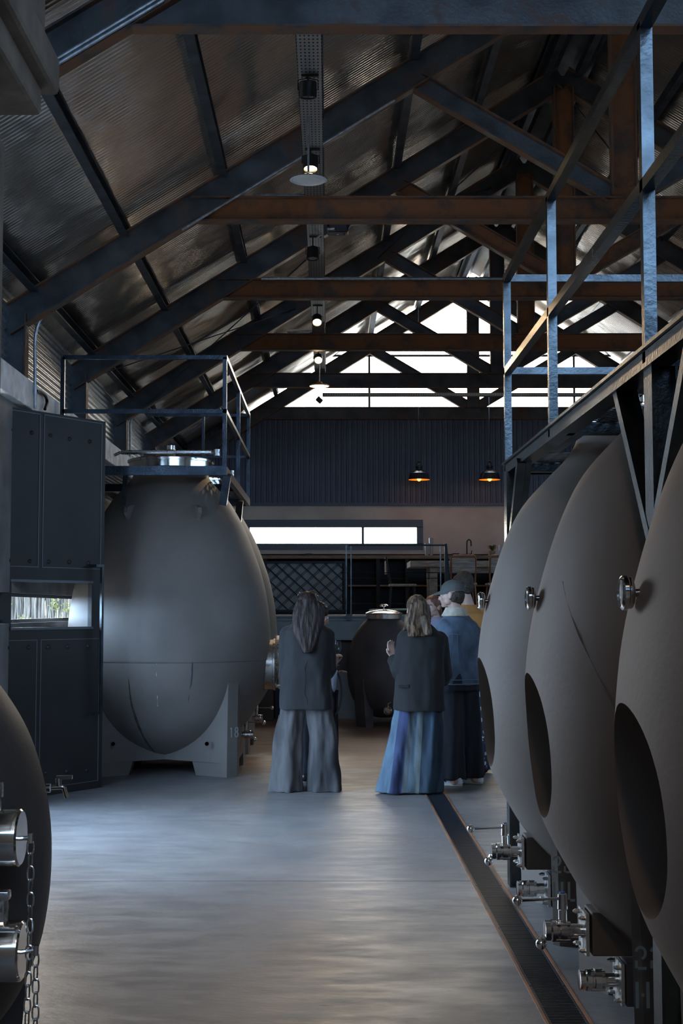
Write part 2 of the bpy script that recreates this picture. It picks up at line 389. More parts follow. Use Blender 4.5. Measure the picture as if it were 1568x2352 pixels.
b.box((XL, yj, 0.0), (DX0, yj+0.006, 0.0008)); struct(b.build('trim_joint', M_joint), 'thin dark saw-cut joint across the concrete floor', 'floor joint')
b = MB(); b.box((XL-0.35, -2.5, -0.3), (-16, 40, -0.02)); b.box((XL-0.35, YB+0.3, -0.3), (20, 45, -0.02)); 
struct(b.build('floor_yard', mat('yard_gravel', (0.25,0.22,0.18), 0.9, var=0.3, scale=4)), 'pale gravel yard outside the building', 'yard')
# roof: corrugated sheets, ribs run down the slope
b = MB(); pitch = 0.052; n = int((YB+0.3-YF)/pitch)
for (xa, xb) in ((XL-0.45, XRID), (XRID, XR+0.45)):
    za, zb = zrod(xa)+RT+0.1, zrod(xb)+RT+0.1
    base = len(b.v); K = 6
    for i in range(n*K+1):
        y = YF + i*pitch/K; dz = 0.0034*math.cos(2*PI*i/K)
        b.v.append(Vector((xa, y, za+dz))); b.v.append(Vector(((xa*2+xb)/3, y, (za*2+zb)/3+dz))); b.v.append(Vector(((xa+2*xb)/3, y, (za+2*zb)/3+dz))); b.v.append(Vector((xb, y, zb+dz)))
    for i in range(n*K):
        for k in range(3):
            a = base+i*4+k; b.f.append((a, a+1, a+5, a+4)); b.m.append(0)
ce = b.build('ceiling', M['roof'], smooth=True, sharp=1.2)
so_ = ce.modifiers.new('thick', 'SOLIDIFY'); so_.thickness = 0.004; so_.offset = 1
struct(ce, 'corrugated galvanised roof sheeting seen from below', 'roof')
# left wall: opening for the big door, long slot window behind the leaf, rough ring beam, corrugated top strip
DY0, DY1 = 7.55, 10.35
WY0, WY1, WZ0, WZ1 = 10.5, 14.7, 1.39, 1.635
ZB0, ZB1 = 3.15, 3.385
b = MB(); T = 0.09
b.box((XL-T, YF, 0), (XL, DY0, ZB0)); 
b.box((XL-T, DY1, 0), (XL, WY0, ZB0)); b.box((XL-T, WY1, 0), (XL, YB, ZB0))
b.box((XL-T, WY0, 0), (XL, WY1, WZ0)); b.box((XL-T, WY0, WZ1), (XL, WY1, ZB0))
T = 0.22
struct(b.build('wall_left', mat('left_wall_dark_render', (0.20,0.19,0.185), 0.8, var=0.2, scale=3)), 'dark lower part of the left wall behind the egg tanks', 'wall')
b = MB(); b.bbox((XL-T, YF, ZB0), (-2.445, YB, ZB1), 0.012)
struct(b.build('trim_ring_beam', M['beam_plaster']), 'rough pale plastered ring beam along the top of the left wall', 'beam')
b = MB(); n = 300
for i in range(n+1):
    pass
x = -2.64; zt = zrod(x)+RT; rows = []
k = int((zt-ZB1)/0.05)*6
for i in range(k+1):
    z = ZB1+(zt+0.11-ZB1)*i/k; dx = 0.008*math.cos(2*PI*i/6)
    b.v += [Vector((x+dx, YF, z)), Vector((x+dx, YB, z))]
for i in range(k): b.f.append((2*i, 2*i+1, 2*i+3, 2*i+2)); b.m.append(0)
struct(b.build('wall_left_cladding', M['galv'], smooth=True, sharp=1.2), 'horizontal corrugated sheet between the left wall columns', 'cladding')
# slot window in the left wall
b = MB(); f = 0.03
b.box((XL-0.085, WY0, WZ0), (XL-0.045, WY1, WZ0+f)); b.box((XL-0.085, WY0, WZ1-f), (XL-0.045, WY1, WZ1)); b.box((XL-0.085, WY0, WZ0+f), (XL-0.045, WY0+f, WZ1-f)); b.box((XL-0.085, WY1-f, WZ0+f), (XL-0.045, WY1, WZ1-f))
w4 = b.build('window_4', M['black_steel']); struct(w4, 'long low slot window in the left wall looking out on a stick fence', 'window')
b = MB(); b.box((XL-0.07, WY0+f, WZ0+f), (XL-0.064, WY1-f, WZ1-f)); b.build('window_pane', M['clear_glass'], w4, world=True)
# right wall
b = MB(); b.box((XR, YF, 0), (XR+T, YB, 3.3)); b.box((XR, YF, 3.9), (XR+T, YB, zrod(XR)+RT)); b.box((XR, YF, 3.3), (XR+T, 8.0, 3.9)); b.box((XR, 17.0, 3.3), (XR+T, YB, 3.9))
struct(b.build('wall_right', mat('right_wall_cream', (0.55,0.47,0.38), 0.8, var=0.1)), 'cream rendered right wall behind the right hand row of tanks', 'wall')
b = MB()
for y in (8.03, 11.0, 14.0, 16.97): b.box((XR+0.08, y-0.03, 3.3), (XR+0.14, y+0.03, 3.9))
b.box((XR+0.08, 8.0, 3.3), (XR+0.14, 17.0, 3.35)); b.box((XR+0.08, 8.0, 3.85), (XR+0.14, 17.0, 3.9))
w5 = b.build('window_5', M['black_steel']); struct(w5, 'high ribbon window in the right wall above the walkway', 'window')
# front wall (behind the viewer) with a wide open door
b = MB(); b.box((XL-T, YF-T, 0), (-1.0, YF, 4.1)); b.box((-1.0, YF-T, 0), (XR+T, YF, 4.1))
struct(b.build('wall_front', M['plaster']), 'plastered wall behind the viewer below the glazed gable', 'wall')
b = MB()
for X in (-0.8, 0.8, XRID, 4.1, 5.7): b.box((X-0.03, YF-0.1, 4.1), (X+0.03, YF-0.04, zrod(X)+0.3))
w3 = b.build('window_3', M['black_steel']); struct(w3, 'glazed gable over the entrance behind the viewer', 'window')
# far wall
y0 = YB
ZC = P(900, 1158, y0).z; ZG = P(900, 949, y0).z; ZK = P(900, 1280, y0).z       # cladding bottom / glazing bottom / counter top
wx0, wx1, wz0, wz1 = P(572, 1210, y0).x, P(958, 1210, y0).x, P(600, 1250, y0).z, P(600, 1210, y0).z
b = MB()
b.box((XL-T, y0, 0), (XR+T, y0+0.25, wz0)); b.box((XL-T, y0, wz1), (XR+T, y0+0.25, ZC))
b.box((XL-T, y0, wz0), (wx0, y0+0.25, wz1)); b.box((wx1, y0, wz0), (XR+T, y0+0.25, wz1))
struct(b.build('wall_back', M['plaster']), 'cream plastered far wall behind the mezzanine kitchen', 'wall')
# dark cladding above it, vertical ribs
b = MB(); xa, xb = XL-0.1, XR; n = int((xb-xa)/0.09); vs = []
for i in range(n):
    for dx, dy in ((0,0),(0.05,0),(0.06,-0.02),(0.08,-0.02)):
        vs.append((xa+i*0.09+dx, y0-0.03+dy))
base = 0
for (x, y) in vs: b.v += [Vector((x, y, ZC)), Vector((x, y, ZG-0.02))]
for i in range(len(vs)-1): b.f.append((2*i, 2*i+2, 2*i+3, 2*i+1)); b.m.append(0)
b.box((XL-0.1, y0, ZC), (XR, y0+0.25, ZG-0.02))
b.box((XL-0.1, y0-0.06, ZC-0.03), (XR, y0, ZC+0.02))
struct(b.build('wall_back_cladding', M['clad']), 'dark blue ribbed metal cladding across the far wall', 'cladding')
# strip window with frame and mullion
def rectframe(b, x0, x1, z0, z1, w, ya, yb):
    b.box((x0, ya, z0), (x1, yb, z0+w)); b.box((x0, ya, z1-w), (x1, yb, z1)); b.box((x0, ya, z0+w), (x0+w, yb, z1-w)); b.box((x1-w, ya, z0+w), (x1, yb, z1-w))
b = MB(); fx0, fx1 = wx0-0.12, P(971, 1200, y0).x; fz0, fz1 = P(600, 1263, y0).z, P(600, 1194, y0).z
b.box((fx0, y0-0.03, fz0), (fx1, y0+0.0, wz0+0.01)); b.box((fx0, y0-0.03, wz1-0.01), (fx1, y0, fz1)); b.box((fx0, y0-0.03, wz0), (wx0+0.01, y0, wz1)); b.box((wx1-0.01, y0-0.03, wz0), (fx1, y0, wz1))
xm = P(833, 1230, y0).x; b.box((xm-0.022, y0-0.02, wz0), (xm+0.022, y0+0.05, wz1))
w1 = b.build('window_1', mat('blue_grey_window_frame', (0.10,0.13,0.16), 0.45)); struct(w1, 'long strip window with a wide blue grey frame in the far wall', 'window')
b = MB(); b.box((wx0, y0+0.1, wz0), (wx1, y0+0.106, wz1)); b.build('window_pane', M['glass'], w1)
# gable glazing in three windows with thin bars
b = MB(); gx1, gx2 = P(848, 900, y0).x, P(1319, 900, y0).x; zt = P(900, 816, y0).z
for gx in (gx1, gx2): b.box((gx-0.018, y0+0.02, ZG), (gx+0.018, y0+0.07, zrod(gx)+0.25))
b.box((XL, y0+0.02, zt-0.015), (XR, y0+0.07, zt+0.015)); b.box((XL, y0+0.0, ZG-0.05), (XR, y0+0.2, ZG))
w2 = b.build('window_2', M['black_steel']); struct(w2, 'triangular gable glazing with thin dark bars filling the far end of the roof', 'window')
b = MB(); zz = zrod(XRID)+RT+0.05
b.add([(XL,y0+0.1,ZG),(XR,y0+0.1,ZG),(XR,y0+0.1,zrod(XR)+RT+0.05),(XRID,y0+0.1,zz),(XL,y0+0.1,zrod(XL)+RT+0.05)], [(0,1,2,3,4)])
b.build('window_pane', M['glass'], w2)

# ---------------------------------------------------------------- roof trusses
def ibeam(b, p, q, h, fw, tw=0.012, tf=0.014, y=None):
    "I section from p to q in the XZ plane at its y; web faces the viewer; m0 web, m1 flange"
    p = Vector(p); q = Vector(q); d = (q-p).normalized(); nrm = Vector((-d.z, 0, d.x))
    def pl(o, th, wy, m):
        vs = [e + nrm*(o + k*th/2) + Vector((0, j*wy/2, 0)) for e in (p, q) for k, j in ((-1,-1),(1,-1),(1,1),(-1,1))]
        b.add(vs, [(0,3,2,1),(4,5,6,7),(0,1,5,4),(1,2,6,5),(2,3,7,6),(3,0,4,7)], m)
    pl(0, h-2*tf, tw, 0); pl(h/2-tf/2, tf, fw, 1); pl(-h/2+tf/2, tf, fw, 1)
TY = [P(900, 66, 1), 0]
def tyof(row): a = P(753, row, 1.0); return 1.7+1.5-1.5 and (3.2)/((a.z-1.5))
TYS = [7.37, tyof(510), tyof(687), tyof(805), tyof(890), YB-0.12]
RN = RT*math.cos(math.atan(0.6235))
XC = -2.477                              # inner face of the left columns
def truss(Y, label, webs, k):
    t = thing('roof_truss', label, 'roof truss', ((XRID), Y, 4.7), group='steel roof trusses')
    for s in (1, -1):
        mx = lambda X: X if s == 1 else 2*XRID-X
        b = MB(); xa = XC-0.19
        ibeam(b, (mx(xa), Y, zrod(xa)+RT/2), (mx(XRID), Y, zrod(XRID)+RT/2), RN, 0.11)
        b.build('rafter', [webs[0], M['flange']], t)
        b = MB(); ibeam(b, (mx(XC-0.095), Y+0.014, 3.2), (mx(XC-0.095), Y+0.014, zrod(XC)+0.1), 0.19, 0.12)
        b.build('column', [webs[0], M['flange']], t)
        b = MB(); ibeam(b, (mx(0.74), Y+0.015, zrod(0.74)-0.0+0.06), (mx(2.36), Y+0.015, 1.5+3.41+0.02), 0.165, 0.10)
        b.build('diagonal_strut', [webs[2], M['flange']], t)
    b = MB(); xj = -1.08
    ibeam(b, (xj-0.05, Y+0.016, 1.5+3.305), (2*XRID-xj+0.05, Y+0.016, 1.5+3.305), 0.21, 0.11); b.build('tie_beam', [webs[1], M['flange']], t)
    b = MB(); ibeam(b, (XRID, Y-0.014, 1.5+3.41), (XRID, Y-0.014, zrod(XRID)+0.03), 0.21, 0.11); b.build('king_post', [webs[3], M['flange']], t)
    b = MB(); b.box((XRID-0.2, Y-0.012, zrod(XRID)-0.02), (XRID+0.2, Y+0.012, zrod(XRID)+0.16)); b.build('apex_plate', webs[0], t)
    return t
st, rs = M['steel_web'], M['rusty']
TL = [('nearest roof truss, its blue grey tie beam crossing the top edge of the picture', (st, st, st, rs)),
      ('second roof truss with rust brown tie beam, large diagonal strut in full view', (st, rs, st, rs)),
      ('third roof truss with brown tie beam behind the raised railing bar', (st, rs, rs, rs)),
      ('fourth roof truss, dark reddish tie beam below the middle of the lit gable', (st, rs, st, rs)),
      ('fifth roof truss, blue backlit tie beam just above the lowest gable glazing', (st, st, st, st)),
      ('farthest roof truss standing right against the glazed gable wall', (st, st, st, st))]
for i, Y in enumerate(TYS): truss(Y, TL[i][0], TL[i][1], i)
# purlins
px = [-2.42, -1.68, -0.87, -0.07, 0.72, 1.52, 2.28]
def purlin(X, label):
    z = zrod(X)+RT-0.035; b = MB()
    b.box((X-0.035, YF, z), (X+0.035, YB, z+0.012)); b.box((X-0.035, YF, z+0.012), (X-0.029, YB, z+0.085)); b.box((X-0.035, YF, z+0.085), (X+0.035, YB, z+0.095))
    th = math.atan(0.6235)*(1 if X < XRID else -1)
    o = b.build('purlin', M['steel']); 
    tag(o, label, 'purlin', 'roof purlins'); return o
PL = ['lowest purlin running just above the left wall', 'second purlin up from the left wall', 'purlin on the left slope between cable tray and left wall, third from the eave',
      'purlin hidden behind the cable tray for most of its length', 'purlin on the left slope just right of the cable tray', 'upper left slope purlin, second below the ridge', 'purlin directly left of the ridge',
      ]
for X, l in zip(px, PL): purlin(X, l)
for X, l in zip([2*XRID-p for p in px[::-1]], ['purlin directly right of the ridge', 'right slope purlin, second below the ridge', 'right slope purlin, third below the ridge', 'right slope purlin, fourth below the ridge', 'right slope purlin, fifth below the ridge', 'right slope purlin, second up from the right wall', 'lowest right slope purlin above the right wall']): purlin(X, l)
# ridge capping
b = MB(); z = zrod(XRID)+RT
b.add([(XRID-0.28, YF, z-0.1), (XRID, YF, z+0.075), (XRID+0.28, YF, z-0.1), (XRID-0.28, YB, z-0.1), (XRID, YB, z+0.075), (XRID+0.28, YB, z-0.1)], [(0,1,4,3),(1,2,5,4)])
struct(b.build('trim_ridge', M['steel']), 'folded dark ridge flashing along the top of the roof', 'ridge flashing')
# wind bracing rods in the roof plane
def PR(px_, py_, dz=0.1):
    lo, hi = 3.0, 40.0
    f = lambda Y: (lambda p: p.z-(zrod(p.x)+dz))(P(px_, py_, Y))
    for _ in range(50):
        mid = (lo+hi)/2
        if f(mid) < 0: lo = mid
        else: hi = mid
    return P(px_, py_, lo)
def rod(a, c, label, r=0.007):
    b = MB(); b.tube([a, c], r, 6); tag(b.build('bracing_rod', M['steel'], smooth=True), label, 'bracing rod', 'roof bracing rods')
rod(PR(702, 597, 0.05), PR(330, 935, 0.05), 'thin bracing rod crossing behind the left railing towards the left wall')
rod(PR(955, 512), PR(800, 655), 'thin bracing rod passing behind the second tie beam near the cable tray')
rod(PR(712, 698), PR(235, 858), 'thin shallow bracing rod running left above the left platform railing')
rod(PR(1150, 335), PR(1020, 455), 'thin bracing rod behind the large diagonal strut')
rod(PR(1190, 415), PR(1065, 450), 'thin bracing rod just above the second tie beam left of the king post')
rod(P(1320, 240, 14.5), P(1410, 355, 14.3), 'dark bracing cable beside the second king post', 0.008)
rod(P(1345, 520, 17), P(1290, 640, 17.2), 'thin bracing rod behind the right railing post')
# conduits
def conduit(pts, label, r=0.012, m='galv', name='conduit'):
    b = MB(); b.tube(pts, r, 8); tag(b.build(name, M[m], smooth=True), label, 'conduit', 'conduits on the steelwork')
Yc = TYS[1]+0.12
conduit(bezier3(P(125, 700, Yc), P(80, 728, Yc), P(80, 790, Yc), 6)+[P(81, 938, Yc)], 'grey conduit bending down beside the nearest visible left column', 0.014)
conduit([PXX(103, 940, XL+0.1)]+bezier3(PXX(108, 925, XL+0.1), PXX(108, 902, XL+0.1), PXX(84, 898, XL+0.1), 6), 'black curved cable gooseneck on the ring beam above the door', 0.014, 'blackplastic')
Yc = TYS[3]+0.1
conduit(bezier3(P(330, 938, Yc), P(300, 955, Yc), P(299, 975, Yc), 6)+[P(299, 1066, Yc)], 'pale conduit at the third visible column, behind the tank lid', 0.014)
Yr = TYS[0]-0.07
for dd, l in ((0, 'outer'), (0.03, 'inner')):
    conduit([Vector((x, Yr, zrod(x)+0.02+dd)) for x in (-2.3, -0.9)], 'pair of grey conduits under the nearest rafter, %s one' % l, 0.012)
Yr = TYS[1]-0.07
conduit([Vector((x, Yr, zrod(x)-0.012)) for x in (-1.2, 0.55)], 'grey conduit clipped under the second rafter across the cable tray', 0.012)
conduit([P(583, 447, TYS[1]+0.3), P(700, 449, TYS[1]+0.3)], 'short pale conduit lying above the second tie beam', 0.012)
conduit([P(600, 640, TYS[2]-0.08), P(1560, 640, TYS[2]-0.08)], 'long pale conduit lying on top of the third tie beam', 0.018)
conduit([P(660, 761, TYS[3]-0.08), P(716, 761, TYS[3]-0.08)], 'short conduit resting above the fourth tie beam left of the lamp', 0.016)
# plaster column and stepped cornice at the picture's left edge
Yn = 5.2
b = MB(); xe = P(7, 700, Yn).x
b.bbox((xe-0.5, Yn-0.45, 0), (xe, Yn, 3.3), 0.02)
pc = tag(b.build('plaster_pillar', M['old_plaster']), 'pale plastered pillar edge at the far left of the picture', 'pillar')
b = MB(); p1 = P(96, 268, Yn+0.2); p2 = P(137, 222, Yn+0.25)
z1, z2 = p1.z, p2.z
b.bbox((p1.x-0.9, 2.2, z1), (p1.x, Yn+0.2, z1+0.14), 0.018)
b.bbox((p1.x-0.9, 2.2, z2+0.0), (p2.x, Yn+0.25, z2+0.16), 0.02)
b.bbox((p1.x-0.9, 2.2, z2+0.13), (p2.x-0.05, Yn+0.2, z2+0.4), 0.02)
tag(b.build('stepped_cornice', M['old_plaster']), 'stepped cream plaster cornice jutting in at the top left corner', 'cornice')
# drain grating in one metre lengths, and its rusty frame
b = MB()
for x, w in ((DX0, 0.012), (DX1-0.012, 0.012)): b.box((x, 2.0, -0.06), (x+w, 12.0, 0.003))
struct(b.build('trim_drain_frame', M['rusty']), 'rusty steel edge frame of the floor drain', 'drain frame')
ys = [2.6+i*1.0 for i in range(9)]
gl = ['drain grating length %s' % s for s in ('at the bottom edge of the picture, partly outside it', 'second from the bottom edge of the picture', 'beside the nearest ball handled valve', 'between the two ball handled valves', 'beside the farther ball handled valve',
      'one length short of the jog in the drain', 'just in front of the flared jeans', 'under the hem of the flared jeans', 'behind the flared jeans, at the white sneakers')]
g0 = None
for i, y in enumerate(ys):
    if g0 is None:
        b = MB()
        for k in range(52):
            yy = k*1.0/52; b.box((-0.072, yy, -0.022), (0.072, yy+0.009, 0.0))
        for x in (-0.072, 0.064): b.box((x, 0, -0.026), (x+0.008, 0.99, 0.001))
        me = b.build('drain_grating', mat('black_iron_grating', (0.012,0.016,0.025), 0.5, 0.3, rust=0.12, rscale=3))
        g0 = me; dz = me.location.z; g = me
    else: g = g0.copy(); COL.objects.link(g)
    g.location = ((DX0+DX1)/2, y+0.495, -0.026)
    g['label'] = gl[i]; g['category'] = 'drain grating'; g['group'] = 'floor drain gratings'
# ================================================================ egg tanks
def new_from(o):
    dg = bpy.context.evaluated_depsgraph_get(); dg.update()
    me = bpy.data.meshes.new_from_object(o.evaluated_get(dg)); o.modifiers.clear(); old = o.data; o.data = me
    bpy.data.meshes.remove(old)
def spline(tab, n):
    "dense catmull-rom through [(z, r)]"
    out = []
    for i in range(len(tab)-1):
        p0 = tab[max(i-1,0)]; p1 = tab[i]; p2 = tab[i+1]; p3 = tab[min(i+2,len(tab)-1)]
        for k in range(n):
            t = k/n
            out.append(tuple(0.5*((2*p1[j])+(-p0[j]+p2[j])*t+(2*p0[j]-5*p1[j]+4*p2[j]-p3[j])*t*t+(-p0[j]+3*p1[j]-3*p2[j]+p3[j])*t**3) for j in (0,1)))
    out.append(tab[-1]); return [(max(r,0), z) for z, r in out]
LEGG = [(0.10,0.0),(0.105,0.10),(0.14,0.28),(0.23,0.48),(0.36,0.66),(0.51,0.79),(0.70,0.89),(0.87,0.94),(1.05,0.957),(1.30,0.95),(1.55,0.925),(1.82,0.868),(2.08,0.78),(2.31,0.682),(2.54,0.545),(2.64,0.455),(2.72,0.385),(2.76,0.36),(2.80,0.35),(2.86,0.35)]
REGG = [(0.10,0.0),(0.105,0.10),(0.15,0.25),(0.28,0.44),(0.43,0.575),(0.57,0.662),(0.715,0.735),(0.857,0.778),(1.0,0.80),(1.17,0.80),(1.42,0.775),(1.665,0.715),(1.864,0.645),(2.015,0.565),(2.155,0.44),(2.22,0.375),(2.28,0.325),(2.33,0.30),(2.37,0.29)]
def stand(b, hx, hy, top, arch_w, arch_h, taper=0.02, vx=1.0, vy=0.5, c=0.025):
    "skirt block on four corner feet with a low arch through every side; vx, vy < 1 hollow the side and front faces into a V; c = corner chamfer"
    def f(x, h, hb, v): return hb*v + (hb-hb*v)*abs(x)/h
    for sx in (-1, 1):
        for sy in (-1, 1):
            def foot(e, z):
                aw = arch_w+e; ah = arch_w*1.1+e
                return [(sx*aw, sy*f(aw, hx, hy, vy), z), (sx*(hx-c), sy*hy, z), (sx*hx, sy*(hy-c), z), (sx*f(ah, hy, hx, vx), sy*ah, z), (sx*aw, sy*ah, z)]
            b.rings([foot(0.035, 0), foot(0.0, arch_h)])
    def ring(kx, ky, z):
        return [(-kx+c,-ky,z),(0,-ky*vy,z),(kx-c,-ky,z),(kx,-ky+c,z),(kx*vx,0,z),(kx,ky-c,z),(kx-c,ky,z),(0,ky*vy,z),(-kx+c,ky,z),(-kx,ky-c,z),(-kx*vx,0,z),(-kx,-ky+c,z)]
    b.rings([ring(hx, hy, arch_h), ring(hx+taper*0.5, hy+taper*0.5, (arch_h+top)/2), ring(hx+taper, hy+taper, top-0.1), ring(hx*0.8, hy*0.8, top)])
def stencil(parent, chars, org, ux, uz, h, nrm, name='stencil_marking'):
    "stencilled characters drawn as thin raised ribbons; org = lower left corner of the first"
    org, ux, uz, nrm = Vector(org), Vector(ux), Vector(uz), Vector(nrm)
    w = h*0.52; sw = h*0.13; x = 0; b = MB()
    def rib(pts):
        pts = [org + ux*(x+p[0]*w) + uz*(p[1]*h) + nrm*0.0015 for p in pts]; k = len(pts); base = len(b.v)
        for i, p in enumerate(pts):
            d = (pts[min(i+1,k-1)]-pts[max(i-1,0)]).normalized(); a = d.cross(nrm).normalized()
            b.v += [p-a*sw/2, p+a*sw/2]
        for i in range(k-1): b.f.append((base+2*i, base+2*i+1, base+2*i+3, base+2*i+2)); b.m.append(0)
    def arc(cx, cy, rx, ry, a0, a1, n=10): return [(cx+rx*math.cos(math.radians(a0+(a1-a0)*i/n)), cy+ry*math.sin(math.radians(a0+(a1-a0)*i/n))) for i in range(n+1)]
    for ch in chars:
        if ch == '2':
            rib(arc(0.45, 0.72, 0.42, 0.26, 165, -75)); rib([(0.08, 0.40), (0.08, 0.05)]); rib([(0.2, 0.05), (0.95, 0.05)])
        elif ch == '1': rib([(0.2, 0.85), (0.5, 1.0)]); rib([(0.5, 0.95), (0.5, 0.0)])
        elif ch == '8':
            rib(arc(0.5, 0.75, 0.34, 0.22, 100, 260)); rib(arc(0.5, 0.75, 0.34, 0.22, 80, -80)); rib(arc(0.5, 0.26, 0.4, 0.25, 100, 260)); rib(arc(0.5, 0.26, 0.4, 0.25, 80, -80))
        elif ch == 'H': rib([(0.1, 0), (0.1, 1)]); rib([(0.9, 0), (0.9, 1)]); rib([(0.42, 0.5), (0.62, 0.5)])
        elif ch == 'L': rib([(0.1, 1), (0.1, 0.08)]); rib([(0.22, 0.05), (0.7, 0.05)])
        x += w*1.32 if ch != 'H' else w*1.5
    return b.build(name, M['stencil'], parent)
def egg(name, label, cx, cy, prof, m, rotz=0, group=None, cut=None, seam=None, sd=None, crack=False):
    t = thing(name, label, 'egg tank', (cx, cy, 0), 0, group)
    b = MB(); pr = spline(prof, 5)
    if seam:
        out = []
        for r, z in pr:
            out.append((r + (0.006 if z > seam else 0.0), z))
        pr = []
        done = False
        for r, z in out:
            if not done and z > seam:
                pr += [(rp, seam-0.004), (r-0.002, seam), (r, seam+0.012)]; done = True
                if z < seam+0.013: continue
            pr.append((r, z)); rp = r
    b.lathe(pr, 112, M=Matrix.Translation((cx, cy, 0)))
    o = b.build('vessel', m, t, smooth=True, sharp=0.9)
    if cut:
        # round recess for the manway on the aisle side
        z0, rr, depth, sgn = cut
        cb = MB(); Mx = Matrix.Translation((cx, cy, z0)) @ Matrix.Rotation(PI/2, 4, 'Y')
        R0 = interp([(z, r) for z, r in prof], z0)
        xa = sgn*(R0-depth); xb = sgn*(R0+0.3)
        cb.lathe([(rr, min(xa, xb)), (rr, max(xa, xb))], 64, M=Mx)
        co_ = cb.build('cutter', m)
        md = o.modifiers.new('b', 'BOOLEAN'); md.object = co_; md.operation = 'DIFFERENCE'; md.solver = 'EXACT'
        new_from(o); bpy.data.objects.remove(co_)
        o.data.shade_smooth(); o.data.set_sharp_from_angle(angle=0.7)
    if sd:
        b = MB(); stand(b, *sd); b.xf(Matrix.Translation((cx, cy, 0)))
        b.build('stand', m, t)
    return t
def hatch(parent, cx, cy, z, r):
    "stainless lid on top of an egg"
    T = Matrix.Translation((cx, cy, z))
    b = MB(); b.lathe([(r, -0.06), (r, 0.0), (r+0.015, 0.0), (r+0.015, 0.02), (r-0.01, 0.03), (r*0.8, 0.045), (r*0.4, 0.062), (0.0, 0.066)], 48, M=T)
    lid = b.build('lid', M['stainless'], parent, smooth=True, sharp=0.5)
    b = MB(); b.lathe([(0.035, 0.05), (0.03, 0.09), (0.028, 0.12), (0.042, 0.13), (0.042, 0.17), (0.03, 0.175), (0.0, 0.175)], 24, M=T)
    b.build('lid_vent', M['stainless'], lid, smooth=True, sharp=0.5)
    b = MB(); b.bbox((cx-r-0.03, cy-r*0.95, z+0.045), (cx+r+0.02, cy-r*0.95+0.035, z+0.085), 0.008)
    b.tube([(cx+r+0.02, cy-r*0.94, z+0.06), (cx+r+0.1, cy-r*0.94, z+0.06)], 0.018, 10); b.lathe([(0.028,-0.03),(0.028,0.03)], 12, M=Matrix.Translation((cx+r+0.07, cy-r*0.94, z+0.06)))
    b.tube([(cx-r-0.03, cy-r*0.93, z+0.065), (cx-r-0.09, cy-r*0.93, z+0.035)], 0.014, 8)
    b.build('lid_clamp', M['brushed'], lid, smooth=True, sharp=0.5)
    return lid
def ball_valve(parent, x, y, z, s=-1, handle=True, name='valve'):
    "sanitary valve whose axis runs along s*X from the flange plate at (x, y, z)"
    T = Matrix.Translation((x, y, z)) @ Matrix.Rotation(s*PI/2, 4, 'Y')
    b = MB()
    b.lathe([(0.026, 0.0), (0.026, 0.055), (0.034, 0.058), (0.034, 0.07), (0.041, 0.072), (0.041, 0.095), (0.034, 0.098), (0.034, 0.105), (0.040, 0.108), (0.040, 0.125), (0.036, 0.13), (0.036, 0.15), (0.028, 0.152), (0.0, 0.152)], 28, M=T)
    for k in range(4):
        a = PI/4+PI/2*k; px_, pz_ = y+0.040*math.cos(a), z+0.040*math.sin(a)
        b.tube([(x+s*0.062, px_, pz_), (x+s*0.112, px_, pz_)], 0.006, 6)
    v = b.build(name, M['stainless'], parent, smooth=True, sharp=0.5)
    b = MB(); q = 0.075
    b.box((x+min(0, s*0.012), y-q, z-q), (x+max(0, s*0.012), y+q, z+q))
    for dy in (-1, 1):
        for dz in (-1, 1):
            b.tube([(x+s*0.010, y+dy*0.058, z+dz*0.058), (x+s*0.028, y+dy*0.058, z+dz*0.058)], 0.009, 6)
            b.tube([(x+s*0.028, y+dy*0.058, z+dz*0.058), (x+s*0.036, y+dy*0.058, z+dz*0.058)], [0.008, 0.004], 6)
    b.build('flange_plate', M['brushed'], v, smooth=True, sharp=0.5)
    if handle:
        hx = x+s*0.084
        b = MB(); b.tube([(hx, y, z+0.03), (hx, y, z+0.075), (hx, y, z+0.078), (hx, y, z+0.132), (hx, y, z+0.136)], [0.016, 0.016, 0.019, 0.017, 0.010], 14)
        b.tube([(hx, y, z+0.115), (hx+s*0.155, y-0.02, z+0.113)], 0.0055, 8)
        b.ball((hx+s*0.168, y-0.022, z+0.112), 0.019, seg=18, rng=12)
        b.build('lever', M['stainless'], v, smooth=True, sharp=0.5)
        b = MB(); b.lathe([(0.011, 0), (0.011, 0.006), (0, 0.008)], 12, M=Matrix.Translation((hx, y, z+0.133))); b.build('lever_cap', M['blue'], v, smooth=True, sharp=0.5)
        b = MB(); b.tube([(x+s*0.15, y, z-0.02), (x+s*0.165, y-0.01, z-0.05)], 0.012, 10); b.ball((x+s*0.165, y-0.01, z-0.045), 0.021)
        b.build('sample_tap', M['stainless'], v, smooth=True, sharp=0.5)
    return v
def dial(parent, x, y, z, s=-1):
    "round dial thermometer on a short stem pointing along s*X"
    T = Matrix.Translation((x, y, z)) @ Matrix.Rotation(s*PI/2, 4, 'Y')
    b = MB(); b.lathe([(0.012, -0.03), (0.012, 0.03), (0.016, 0.03), (0.016, 0.048), (0.010, 0.05), (0.010, 0.07), (0.03, 0.072), (0.039, 0.076), (0.041, 0.08), (0.041, 0.086), (0.044, 0.09), (0.044, 0.1), (0.040, 0.104), (0.036, 0.106), (0.034, 0.101), (0.0, 0.101)], 36, M=T)
    return b.build('dial_thermometer', M['stainless'], parent, smooth=True, sharp=0.5)
